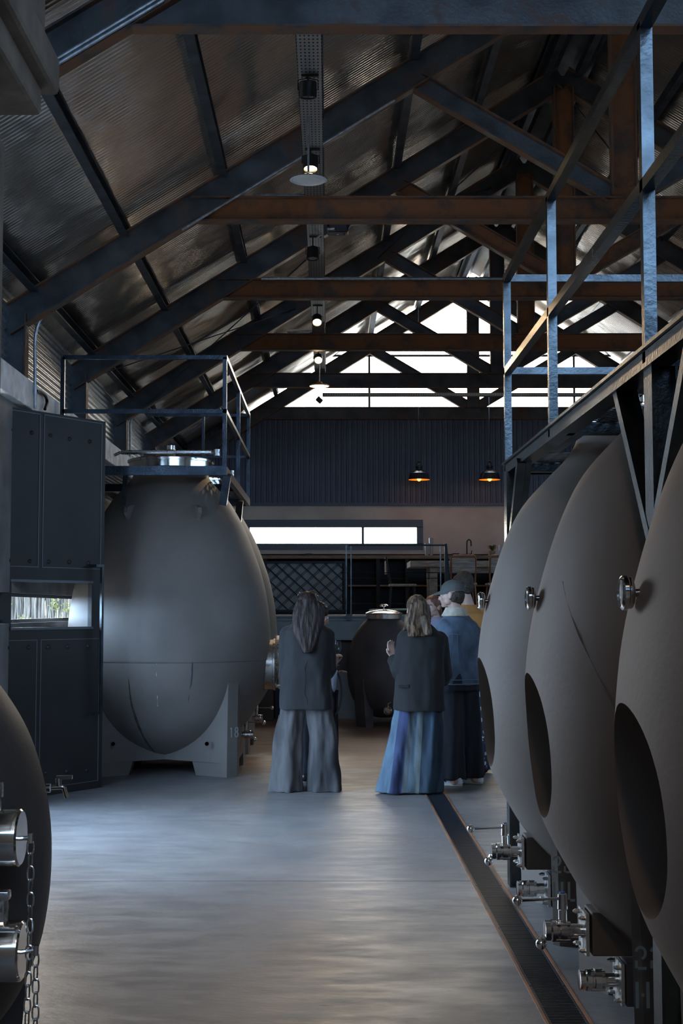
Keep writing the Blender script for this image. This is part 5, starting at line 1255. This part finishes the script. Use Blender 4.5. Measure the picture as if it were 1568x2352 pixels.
def stdJ(X, Y, H, yaw, lean=0.0, stance=0.10, sh_h=0.82, w=0.19):
    c, s = math.cos(yaw), math.sin(yaw); f = Vector((-s, c, 0)); r = Vector((c, s, 0)); o = Vector((X, Y, 0)); k = H/1.75
    U = Vector((0,0,1)); J = {}
    J['pelvis'] = o+U*0.53*H+r*lean*0.5; J['chest'] = o+U*0.76*H+r*lean; J['neck'] = o+U*0.845*H+r*lean
    for S, g in (('l', -1), ('r', 1)):
        J['sh_'+S] = o+U*sh_h*H-U*0.012+r*(g*w*k+lean); J['hip_'+S] = o+U*0.52*H+r*(g*0.085*k+lean*0.4)
        J['kn_'+S] = o+U*0.28*H+r*(g*stance)+f*0.01; J['an_'+S] = o+U*0.05*H+r*(g*stance)
        J['el_'+S] = J['sh_'+S]-U*0.29*k+r*g*0.05-f*0.02; J['wr_'+S] = J['el_'+S]-U*0.10*k+f*0.2-r*g*0.04
    J['_f'], J['_r'] = f, r
    return J
def trousers(t, J, mtl, hem_r, yaw, zh=0.02, knee_r=0.12, flare_off=(0,0), fold=0.014, seed=1, hip_rx=0.185, hem_off=None, fk=5, name='trousers', ry=0.85):
    b = MB(); f, r = J['_f'], J['_r']; p = J['pelvis']
    b.rings([oring((p.x, p.y, z), rx, rr, 32, yaw) for z, rx, rr in ((p.z+0.10, hip_rx*0.86, 0.12), (p.z+0.02, hip_rx*0.97, 0.135), (p.z-0.07, hip_rx, 0.14), (p.z-0.13, hip_rx*0.98, 0.13))])
    for S, g in (('l', -1), ('r', 1)):
        h = J['hip_'+S]; kn = J['kn_'+S]; an = J['an_'+S]; ho = (hem_off or {}).get(S, Vector((0,0,0)))
        rr = []
        for i in range(11):
            u = i/10; z = (h.z-0.02)*(1-u)+zh*u
            if z > kn.z: v = (h.z-z)/(h.z-kn.z); c = Vector((h.x, h.y, 0)).lerp(Vector((kn.x, kn.y, 0)), v); rad = 0.105*(1-v)+knee_r*v
            else: v = (kn.z-z)/(kn.z-zh); c = Vector((kn.x, kn.y, 0)).lerp(Vector((an.x, an.y, 0))+ho, v); rad = knee_r*(1-v)+hem_r*v
            rr.append(oring((c.x, c.y, z), rad, rad*ry, 48, yaw, 2.1, fold=0.04+0.10*u, fk=fk, ph=g*1.3+u*1.4+seed))
        b.rings(rr)
    o = b.build(name, mtl, t); apply_remesh(o, 0.009, 4, fold=fold, fscale=9, fstretch=(1.3,1.3,0.4), seed=seed)
    return o
def jacket(t, J, mtl, yaw, hem_z, hem_rx, hem_ry, k=1.0, sleeve_r=(0.078, 0.066, 0.055), chest=(0.205, 0.135), shoulder=0.225, name='blazer', seed=2, fold=0.010, sleeves='lr', cuff=0.0, off=Vector((0,0,0)), waist=None, sh_drop=0.0):
    b = MB(); p, ch, nk = J['pelvis']+off, J['chest'], J['neck']
    zs = ch.z+0.06
    waist = waist or (chest[0]*0.96, chest[1]*0.98)
    rr = [oring((p.x, p.y, hem_z), hem_rx, hem_ry, 36, yaw, 2.4, 0.03, 4, seed)]
    rr.append(oring((p.x, p.y, (hem_z+p.z)/2), hem_rx*0.985, hem_ry*0.98, 36, yaw, 2.4, 0.02, 4, seed))
    rr.append(oring(tuple(p.lerp(ch, 0.25)), (hem_rx+waist[0])/2, (hem_ry+waist[1])/2, 36, yaw, 2.4))
    rr.append(oring(tuple(p.lerp(ch, 0.55)), waist[0], waist[1], 36, yaw, 2.4)); rr.append(oring(tuple(ch), chest[0], chest[1], 36, yaw, 2.4))
    rr.append(oring((ch.x, ch.y, zs), chest[0]*0.98, chest[1]*0.9, 36, yaw, 2.3))
    rr.append(oring((nk.x, nk.y, nk.z-0.035-sh_drop), 0.135*k, 0.090*k, 36, yaw, 2.1)); rr.append(oring((nk.x, nk.y, nk.z+0.022), 0.072*k, 0.072*k, 36, yaw, 2.0))
    b.rings(rr)
    for S in sleeves:
        a, e, w = J['sh_'+S], J['el_'+S], J['wr_'+S]; inn = nk.lerp(a, 0.45)+Vector((0,0,-0.055))
        capsule(b, inn, a-Vector((0,0,0.012)), 0.050*k, sleeve_r[0]*0.92, 16)
        d1 = (a-e).normalized(); pts = [a]+[a.lerp(e, u) for u in (0.25, 0.5, 0.75, 0.92)]+[e+(w-e)*0.06]+[e.lerp(w, u) for u in (0.25, 0.5, 0.75, 0.93+cuff)]
        r0, r1, r2 = sleeve_r; rs = [r0, r0*0.97, (r0+r1)/2, r1*1.02, r1*1.06, r1*1.05, r1*0.98, (r1+r2)/2, r2*1.03, r2*1.05]
        capsule(b, a-Vector((0,0,0.01)), a.lerp(e, 0.15), r0*0.95, r0, 16); b.tube(pts, rs, 18)
    o = b.build(name, mtl, t); apply_remesh(o, 0.0085, 4, fold=fold, fscale=7, fstretch=(1.2,1.2,0.5), seed=seed)
    return o
def long_hair(t, Mh, tip, mtl, w_top, w_mid, w_tip, name='hair', seed=1, front=0.0, thick=0.055, side=None):
    "hair cap over the skull and a mass hanging down the back to the tip points (world), local +y is the face"
    b = MB(); R3 = Mh.to_3x3()
    b.ball(Mh @ Vector((0, -0.022, 0.034)), (0.088, 0.098, 0.096), M=R3, seg=24, rng=16)
    top = Mh @ Vector((0, -0.05, 0.05)); back = Mh @ Vector((0, -0.085, -0.09)); tip = Vector(tip)
    x = (R3 @ Vector((1,0,0))).normalized(); y = (R3 @ Vector((0,1,0))).normalized()
    rows = []; N = 14
    for i in range(N+1):
        u = i/N; c = top*(1-u)**2+back*2*u*(1-u)*1.0+tip*u*u
        w = w_top*(1-u)**2+w_mid*2*u*(1-u)+w_tip*u*u; th = thick*(1-0.5*u)
        ring = []
        for j in range(44):
            a = 2*PI*j/44; rp = 1+0.06*math.sin(11*a+seed+u*2)+0.04*math.sin(17*a+u*5)
            ring.append(c+x*(w*math.cos(a)*rp)+y*(th*math.sin(a)*rp))
        rows.append(ring)
    b.rings(rows)
    for sd in (side or []):
        for (p, q, r0, r1) in [sd]: capsule(b, p, q, r0, r1, 14)
    o = b.build(name, mtl, t); apply_remesh(o, 0.006, 3, fold=0.010, fscale=26, fstretch=(1,1,0.10), seed=seed)
    return o
def shoe(t, a, f, L=0.29, name='sneaker'):
    f = f.normalized(); r = Vector((f.y, -f.x, 0)); b = MB(); rows = []
    for u, w, h in ((-0.32, 0.034, 0.055), (-0.25, 0.042, 0.085), (-0.05, 0.044, 0.095), (0.15, 0.045, 0.072), (0.35, 0.048, 0.050), (0.55, 0.044, 0.042), (0.66, 0.028, 0.034)):
        c = Vector((a.x, a.y, 0))+f*L*u; rows.append([c+r*w*math.cos(q)+Vector((0,0,max(0.018, 0.02+h*math.sin(q) if math.sin(q) > 0 else 0.018))) for q in [2*PI*i/20 for i in range(20)]])
    b.rings(rows); o = b.build(name, M['shoe'], t, smooth=True, sharp=1.2)
    b = MB(); rows = []
    for z, e in ((0.0, -0.002), (0.004, 0.004), (0.024, 0.004), (0.03, 0.0)):
        ring = []
        for q in range(28):
            an = 2*PI*q/28; u = math.cos(an); wv = 0.046+e if u > 0 else 0.040+e; ring.append(Vector((a.x, a.y, z))+f*(L*0.17+(L*0.5+e)*u)+r*wv*math.sin(an))
        rows.append(ring)
    b.rings(rows); b.build('sole', M['sole'], o, smooth=True, sharp=0.8)
    b = MB(); c = Vector((a.x, a.y, 0))+f*L*0.02-r*0.0
    for g in (-1, 1): b.tube([c+r*g*0.046+f*0.03+Vector((0,0,0.035)), c+r*g*0.045+f*0.0+Vector((0,0,0.055))+f*0.05, c+r*g*0.034+f*0.02+Vector((0,0,0.09))], 0.005, 6)
    b.build('side_stripe', M['navy'], o)
    return o
# ---- woman with long dark hair and charcoal blazer (back to the viewer)
Yw = 11.5; X1 = P(702, 1500, Yw).x; H1 = 1.67
J = stdJ(X1, Yw, H1, 0.02, stance=0.15, w=0.185)
hc = P(706, 1392, Yw-0.0); J['neck'] = Vector((P(705, 1440, Yw).x, Yw, 1.41)); J['chest'] = Vector((X1+0.01, Yw, 1.27))
J['sh_l'] = P(662, 1452, Yw); J['sh_r'] = P(748, 1455, Yw)
J['el_l'] = P(656, 1555, Yw+0.02); J['wr_l'] = J['el_l']+Vector((0.10, 0.22, 0.05)); J['el_r'] = P(755, 1545, Yw+0.03); J['wr_r'] = J['el_r']+Vector((-0.12, 0.20, 0.08))
J['hand_l'] = (Vector((0.6, 0.7, 0.3)), Vector((0.5, -0.2, 0.6)), 0.8); J['hand_r'] = (Vector((-0.7, 0.6, 0.3)), Vector((0, -0.2, 0.6)), 0.8)
w1, Mh = person('person with waist long dark hair, charcoal blazer and wide grey trousers, seen from behind', J, H1, hc, 0.12, 0.02, M['skin'])
trousers(w1, J, M['greydenim'], 0.140, 0.0, zh=0.0, knee_r=0.112, fold=0.022, seed=3, hip_rx=0.19, fk=5, hem_off={'l': Vector((-0.010,0,0)), 'r': Vector((0.004,0,0))})
bz = jacket(w1, J, M['blazer'], 0.0, P(700, 1628, Yw).z, 0.222, 0.155, chest=(0.205, 0.135), sleeve_r=(0.072, 0.064, 0.052), seed=4, waist=(0.195, 0.13), fold=0.016)
long_hair(w1, Mh, P(706, 1500, Yw-0.16), M['hair_dark'], 0.085, 0.205, 0.035, seed=2, thick=0.06)
b = MB()
for g in (-1, 1):
    c = Mh @ Vector((g*0.04, 0.045, 0.115)); b.ball(c, (0.030, 0.008, 0.022), seg=14, rng=8, M=Mh.to_3x3())
b.tube([Mh @ Vector((-0.075, 0.04, 0.105)), Mh @ Vector((-0.092, -0.03, 0.085))], 0.003, 6); b.tube([Mh @ Vector((0.075, 0.04, 0.105)), Mh @ Vector((0.092, -0.03, 0.085))], 0.003, 6); b.tube([Mh @ Vector((-0.03, 0.048, 0.118)), Mh @ Vector((0.03, 0.048, 0.118))], 0.003, 6)
b.build('sunglasses', M['leather'], w1, smooth=True)
b = MB(); q = P(645, 1640, Yw-0.05); b.bar(P(655, 1625, Yw-0.04), P(642, 1648, Yw-0.04), 0.03, 0.01, up=(0,1,0)); b.build('pocket_tag', M['greydenim'], w1)
def seam(o, pts, r, m, name='seam'):
    "thin line laid on the surface of a garment"
    W_ = root_loc(o.parent); out = []
    for p in pts:
        ok, loc, nrm, _ = o.closest_point_on_mesh(Vector(p)-W_); out.append(loc+W_+nrm*0.0008)
    b = MB(); b.tube(out, r, 5); return b.build(name, m, o)
seam(bz, [P(701, y, Yw-0.3) for y in range(1515, 1626, 8)], 0.0022, M['blazer2'], 'centre_seam')
# ---- woman in front of her, mostly hidden, holding a wine glass
Yh = 12.1; Xh = P(728, 1500, Yh).x; H2 = 1.58
J = stdJ(Xh, Yh, H2, 0.0, stance=0.09, w=0.16)
hc = P(733, 1413, Yh); J['neck'] = Vector((hc.x-0.01, Yh, hc.z-0.15))
J['el_r'] = P(757, 1592, Yh-0.03); J['wr_r'] = P(768, 1528, Yh-0.08); J['hand_r'] = ((P(772, 1505, Yh-0.09)-J['wr_r']), Vector((0.55, -0.5, 0.2)), 1.0)
J['sh_r'] = P(748, 1470, Yh+0.0)
J['el_l'] = P(722, 1560, Yh+0.1); J['wr_l'] = P(764, 1552, Yh+0.02); J['hand_l'] = ((P(792, 1538, Yh-0.02)-J['wr_l']), Vector((0.1, -0.25, -1.0)), 0.35)
h2, Mh = person('person mostly hidden behind the grey trousers, face in profile, holding up a wine glass', J, H2, hc, -1.25, -0.3, M['skin'], head_pitch=-0.35)
trousers(h2, J, M['navy'], 0.09, 0.0, zh=0.03, knee_r=0.09, seed=5, hip_rx=0.16)
jacket(h2, J, M['white_cloth'], -0.3, 0.90, 0.165, 0.115, chest=(0.155, 0.105), sleeve_r=(0.06, 0.052, 0.036), seed=6, name='shirt', cuff=-0.08, fold=0.012)
long_hair(h2, Mh, P(726, 1470, Yh+0.05), M['hair_dark'], 0.07, 0.07, 0.03, seed=8)
b = MB()
for k in range(5): q = J['wr_l'].lerp(P(792, 1538, Yh-0.02), 0.62); b.ball(q+Vector((0.012*(k-2), -0.028, 0.006*math.sin(k*2))), 0.006, seg=8, rng=6)
b.build('rings', M['stainless'], h2, smooth=True)
def wine_glass(c, label, tilt=0.0):
    b = MB(); Mx = Matrix.Translation(c) @ Matrix.Rotation(tilt, 4, 'Y')
    b.lathe([(0.032, 0), (0.032, 0.002), (0.006, 0.006), (0.0035, 0.02), (0.0035, 0.085), (0.010, 0.095), (0.030, 0.115), (0.039, 0.145), (0.037, 0.175), (0.029, 0.215), (0.028, 0.215), (0.036, 0.175), (0.038, 0.145), (0.029, 0.117), (0.0, 0.098)], 32, M=Mx, cap=False)
    return tag(b.build('wine_glass', M['wineglass'], smooth=True, sharp=0.8), label, 'wine glass', 'stemmed wine glasses')
p = P(771, 1528, Yh-0.13); wine_glass(p, 'tall wine glass held up beside the charcoal blazer, left of the dark round tank', 0.06)
# her black bag hanging at the hip
b = MB(); c = P(764, 1590, Yh-0.05); pts = []
for k in range(25):
    a = -PI/2+PI*k/24; pts.append(c+Vector((0.075*math.cos(a), 0, 0.20*math.sin(a))))
hb = thing('handbag', 'black handbag with a curved edge hanging beside the charcoal blazer', 'bag', (c.x, c.y, c.z-0.2))
for i in range(len(pts)-1): b.bar(pts[i], pts[i+1], 0.045, 0.018, up=(pts[i]-c).normalized())
b.build('strap', M['leather'], hb, smooth=True)
b = MB(); b.bbox((c.x-0.16, c.y-0.045, c.z-0.24), (c.x+0.02, c.y+0.045, c.z-0.03), 0.03); b.build('pouch', M['leather'], hb, smooth=True)
# ---- woman in patchwork jeans
Yp2 = 11.35; H3 = 1.66; Xp = P(972, 1500, Yp2).x; Xf = P(938, 1800, Yp2).x
J = stdJ(Xp, Yp2, H3, 0.12, stance=0.12, w=0.185)
for S, x in (('l', 915), ('r', 975)):
    J['an_'+S] = Vector((P(x, 1800, Yp2).x, Yp2, 0.08)); J['kn_'+S] = Vector((P(x+17 if S == 'l' else x+5, 1700, Yp2).x, Yp2+0.02, 0.47))
J['pelvis'] = Vector((P(962, 1600, Yp2).x, Yp2, 0.88)); J['hip_l'] = J['pelvis']+Vector((-0.085,0,-0.02)); J['hip_r'] = J['pelvis']+Vector((0.085,0,-0.02))
hc = P(955, 1400, Yp2); J['chest'] = Vector((P(968, 1500, Yp2).x, Yp2, 1.22)); J['neck'] = Vector((P(963, 1446, Yp2).x, Yp2, 1.375))
J['sh_l'] = P(932, 1462, Yp2-0.02); J['sh_r'] = P(1008, 1465, Yp2+0.02)
J['el_l'] = P(921, 1548, Yp2-0.02); J['wr_l'] = P(903, 1510, Yp2+0.12); J['hand_l'] = (Vector((-0.25, 0.15, 1.0)), Vector((0.4, -0.8, 0.1)), 0.45)
J['el_r'] = P(1017, 1560, Yp2+0.05); J['wr_r'] = J['el_r']+Vector((-0.12, 0.2, 0.1)); J['hand_r'] = (Vector((-0.6, 0.7, 0.3)), Vector((0, -0.2, 0.8)), 0.6)
p3, Mh = person('person with shoulder length light brown hair, black blazer and flared patchwork jeans, seen from behind', J, H3, hc, 0.35, 0.12, M['skin_pale'], head_pitch=0.05)
J['_f'], J['_r'] = Vector((-0.12, 1, 0)), Vector((1, 0.12, 0))
trousers(p3, J, M['patchwork'], 0.158, 0.0, zh=0.012, knee_r=0.128, fold=0.02, seed=7, hip_rx=0.175, fk=6, hem_off={'l': Vector((-0.02,0,0)), 'r': Vector((-0.02,0,0))})
jacket(p3, J, M['blazer2'], 0.05, P(960, 1632, Yp2).z, 0.205, 0.172, chest=(0.20, 0.14), sleeve_r=(0.074, 0.076, 0.062), seed=9, waist=(0.190, 0.150), fold=0.016)
ht = P(948, 1455, Yp2-0.12)
long_hair(p3, Mh, P(958, 1462, Yp2-0.14), M['hair_blonde'], 0.085, 0.125, 0.085, seed=5, side=[(P(940, 1420, Yp2-0.04), P(930, 1445, Yp2-0.06), 0.045, 0.022), (P(975, 1425, Yp2-0.1), P(984, 1452, Yp2-0.14), 0.045, 0.03)])
b = MB(); q0, q1 = P(866, 1818, Yp2), P(905, 1818, Yp2); capsule(b, (q0.x+0.03, Yp2-0.01, 0.028), (q1.x+0.03, Yp2, 0.032), 0.026, 0.03, 14); b.build('shoe', M['leather'], p3, smooth=True)
b = MB(); b.box((P(914, 1577, Yp2-0.14).x, Yp2-0.165, P(914, 1579, Yp2-0.14).z), (P(938, 1577, Yp2-0.14).x, Yp2-0.14, P(914, 1572, Yp2-0.14).z)); b.build('pocket_flap', M['blazer'], p3)
# ---- man in denim jacket and cap
Yc2 = 11.9; H4 = 1.76; Xc2 = P(1052, 1550, Yc2).x
J = stdJ(Xc2, Yc2, H4, 0.55, stance=0.11, w=0.20)
hc = P(1036, 1366, Yc2); J['neck'] = P(1049, 1412, Yc2); J['neck'].y = Yc2; J['chest'] = Vector((P(1050, 1480, Yc2).x, Yc2, 1.28))
J['sh_l'] = P(1020, 1440, Yc2-0.08); J['sh_r'] = P(1078, 1440, Yc2+0.10)
J['el_l'] = P(1013, 1525, Yc2-0.05); J['wr_l'] = J['el_l']+Vector((-0.12, 0.22, 0.06)); J['hand_l'] = (Vector((-0.5, 0.8, 0.2)), Vector((0.5, 0, 0.6)), 0.7)
J['el_r'] = P(1090, 1530, Yc2+0.15); J['wr_r'] = J['el_r']+Vector((-0.08, 0.22, -0.02)); J['hand_r'] = (Vector((-0.4, 0.8, 0.0)), Vector((-0.5, 0, 0.6)), 0.7)
J['an_l'] = Vector((P(1036, 1780, Yc2-0.05).x, Yc2-0.05, 0.09)); J['an_r'] = Vector((P(1084, 1780, Yc2+0.1).x, Yc2+0.10, 0.09))
J['kn_l'] = Vector((J['an_l'].x+0.0, Yc2-0.03, 0.50)); J['kn_r'] = Vector((J['an_r'].x-0.02, Yc2+0.08, 0.50))
p4, Mh = person('person in blue denim jacket with cream collar, grey cap, black trousers and white sneakers', J, H4, hc, 1.22, 0.45, M['skin_pale'], male=True, shoes=False)
trousers(p4, J, M['navy'], 0.115, 0.4, zh=0.055, knee_r=0.105, seed=11, hip_rx=0.19)
jk = jacket(p4, J, M['denim'], 0.35, P(1050, 1572, Yc2).z, 0.205, 0.145, chest=(0.215, 0.160), sleeve_r=(0.080, 0.070, 0.052), seed=12, name='denim_jacket', fold=0.012, waist=(0.20, 0.14))
b = MB(); rr = []
nk = J['neck']
for k, (z, rx, ry, dy) in enumerate(((-0.035, 0.125, 0.115, 0), (0.0, 0.105, 0.098, 0), (0.035, 0.086, 0.085, 0.0), (0.030, 0.078, 0.078, 0))): rr.append(oring((nk.x-0.012, nk.y+0.005, nk.z+0.028+z), rx, ry, 28, 0.45, 2.0))
b.rings(rr, cap=False); c = b.build('fleece_collar', M['fleece'], jk, smooth=True)
c.modifiers.new('t', 'SOLIDIFY').thickness = 0.018
def ringband(z, rx, ry, cx, cy, yaw, r, name, m, parent, n=40):
    b = MB(); pts = oring((cx, cy, z), rx, ry, n, yaw, 2.4); pts.append(pts[0]); b.tube(pts, r, 6, cap=False); return b.build(name, m, parent, smooth=True)
pz = J['pelvis']; zhm = P(1050, 1572, Yc2).z
ringband(zhm+0.045, 0.208, 0.148, pz.x, pz.y, 0.35, 0.004, 'waistband_seam', M['seam'], jk)
ringband(zhm+0.008, 0.207, 0.147, pz.x, pz.y, 0.35, 0.005, 'waistband_edge', M['seam'], jk)
seam(jk, [P(x, y, Yc2-0.4) for x, y in ((1022,1452),(1032,1448),(1042,1443),(1052,1440),(1062,1440),(1072,1442),(1084,1448))], 0.0022, M['seam'], 'yoke_seam')
seam(jk, [P(1040-0.02*(y-1445), y, Yc2-0.4) for y in range(1446, 1566, 8)], 0.0018, M['seam'], 'back_seam'); seam(jk, [P(1074+0.03*(y-1445), y, Yc2-0.4) for y in range(1446, 1566, 8)], 0.0018, M['seam'], 'back_seam')
# cap
b = MB(); R3 = Mh.to_3x3(); rows = []
for u in range(9):
    a = PI/2*u/8.3; rows.append([Mh @ Vector((0.088*math.cos(a)*math.cos(q), -0.012+0.108*math.cos(a)*math.sin(q), 0.030+0.098*math.sin(a))) for q in [2*PI*i/32 for i in range(32)]])
b.rings(rows); b.ball(Mh @ Vector((0, -0.012, 0.128)), 0.008, seg=10, rng=6)
# brim
base = len(b.v); n = 14
for layer, dz in ((0, 0.0), (1, -0.006)):
    for i in range(n+1):
        a = PI*i/n; ix = 0.080*math.cos(a); iy = -0.012+0.100*math.sin(a); ox = 0.080*math.cos(a)*1.0; oy = iy+0.075*math.sin(a)**0.6 if math.sin(a) > 0 else iy
        b.v.append(Mh @ Vector((ix, iy, 0.036+dz))); b.v.append(Mh @ Vector((ox*0.92, oy, 0.028-0.022*math.sin(a)-0.012*abs(math.cos(a))+dz)))
    for i in range(n):
        a = base+layer*(2*n+2)+2*i; b.f.append((a, a+1, a+3, a+2)); b.m.append(0)
for i in range(n):
    a = base+2*i; c_ = a+2*n+2; b.f.append((a+1, a+3, c_+3, c_+1)); b.m.append(0)
cp = b.build('cap', M['cap'], p4, smooth=True, sharp=0.9)
b = MB(); b.tube([Mh @ Vector((0.05*math.cos(q), -0.128+0.01*math.sin(q)*0, 0.045+0.025*math.sin(q))) for q in [PI*i/8 for i in range(9)]], 0.003, 6); b.bar(Mh @ Vector((0.0, -0.118, 0.03)), Mh @ Vector((0.01, -0.165, 0.022)), 0.012, 0.006); b.build('cap_strap', M['blackplastic'], cp)
b = MB(); b.tube([Mh @ Vector((-0.082, -0.055, 0.052)), Mh @ Vector((-0.066, -0.083, 0.056)), Mh @ Vector((-0.045, -0.103, 0.058))], 0.0022, 6); b.build('red_stitching', mat('red_stitching', (0.35,0.05,0.05), 0.7), cp)
b = MB(); b.ball(Mh @ Vector((0, -0.042, -0.010)), (0.079, 0.078, 0.070), M=R3, seg=20, rng=12); b.ball(Mh @ Vector((0, -0.075, -0.045)), (0.050, 0.035, 0.035), M=R3)
o = b.build('hair', M['hair_short'], p4); apply_remesh(o, 0.006, 1, fold=0.006, fscale=45, fstretch=(1,1,1))
shoe(p4, J['an_l'], Vector((-0.85, 0.35, 0))); shoe(p4, J['an_r'], Vector((-0.75, 0.45, 0)))
# ---- man in ochre shirt behind him
Yo = 12.75; H5 = 1.84; Xo = P(1082, 1500, Yo).x
J = stdJ(Xo, Yo, H5, 0.15, stance=0.12, w=0.205)
hc = P(1063, 1347, Yo); J['neck'] = P(1076, 1395, Yo); J['neck'].y = Yo; J['sh_l'] = P(1052, 1415, Yo); J['sh_r'] = P(1112, 1410, Yo)
J['hand_l'] = (Vector((0.1, 0.8, -0.2)), Vector((0.5, 0, 0.6)), 0.6); J['hand_r'] = (Vector((-0.1, 0.8, -0.2)), Vector((-0.5, 0, 0.6)), 0.6)
J['an_r'] = Vector((P(1106, 1780, Yo).x, Yo, 0.09)); J['kn_r'] = Vector((P(1100, 1650, Yo).x, Yo, 0.5)); J['an_l'] = Vector((P(1060, 1780, Yo).x, Yo, 0.09)); J['kn_l'] = Vector((P(1064, 1650, Yo).x, Yo, 0.5))
p5, Mh = person('tall person with short dark hair and ochre shirt, half hidden behind the grey cap', J, H5, hc, 0.55, 0.15, M['skin_pale'], male=True, head_pitch=-0.25)
trousers(p5, J, mat('navy_white_splashed_trousers', (0.02,0.035,0.07), 0.85, col2=(0.45,0.5,0.58), scale=16, c2lo=0.56, c2hi=0.58, detail=2), 0.10, 0.0, zh=0.03, knee_r=0.10, seed=13, hip_rx=0.17)
jacket(p5, J, M['orange'], 0.1, 0.92, 0.19, 0.13, chest=(0.20, 0.13), sleeve_r=(0.075, 0.065, 0.05), seed=14, name='shirt')
b = MB(); R3 = Mh.to_3x3(); b.ball(Mh @ Vector((0, -0.024, 0.038)), (0.082, 0.096, 0.094), M=R3, seg=24, rng=14); b.ball(Mh @ Vector((0, -0.055, -0.02)), (0.066, 0.055, 0.065), M=R3); b.ball(Mh @ Vector((0.0, 0.05, 0.085)), (0.055, 0.035, 0.03), M=R3)
o = b.build('hair', M['hair_short'], p5); apply_remesh(o, 0.006, 1, fold=0.008, fscale=40, fstretch=(1,1,1))
# ---- person turning behind the light brown hair
Yq = 13.4; H6 = 1.66; Xq = P(1000, 1500, Yq).x
J = stdJ(Xq, Yq, H6, 2.6, stance=0.09, w=0.17)
hc = P(993, 1394, Yq); J['hand_l'] = (Vector((0, -0.8, 0.1)), Vector((0.5, 0, 0.6)), 0.6); J['hand_r'] = (Vector((0, -0.8, 0.1)), Vector((-0.5, 0, 0.6)), 0.6)
p6, Mh = person('person with auburn hair and lilac top, glimpsed between the light brown hair and grey cap', J, H6, hc, 2.5, 2.6, M['skin_pale'])
trousers(p6, J, M['navy'], 0.09, 0.0, zh=0.03, knee_r=0.09, seed=15, hip_rx=0.16)
jacket(p6, J, mat('lilac_top', (0.34,0.33,0.46), 0.8), 2.6, 0.95, 0.165, 0.115, chest=(0.16, 0.11), sleeve_r=(0.06, 0.052, 0.04), seed=16, name='top')
b = MB(); R3 = Mh.to_3x3(); b.ball(Mh @ Vector((0, -0.022, 0.036)), (0.084, 0.096, 0.092), M=R3, seg=24, rng=14); b.ball(Mh @ Vector((0, -0.06, -0.04)), (0.075, 0.045, 0.09), M=R3)
o = b.build('hair', mat('auburn_hair', (0.16,0.07,0.045), 0.5, var=0.4, scale=14, stretch=(5,5,0.3)), p6); apply_remesh(o, 0.006, 2, fold=0.007, fscale=26, fstretch=(1,1,0.15))
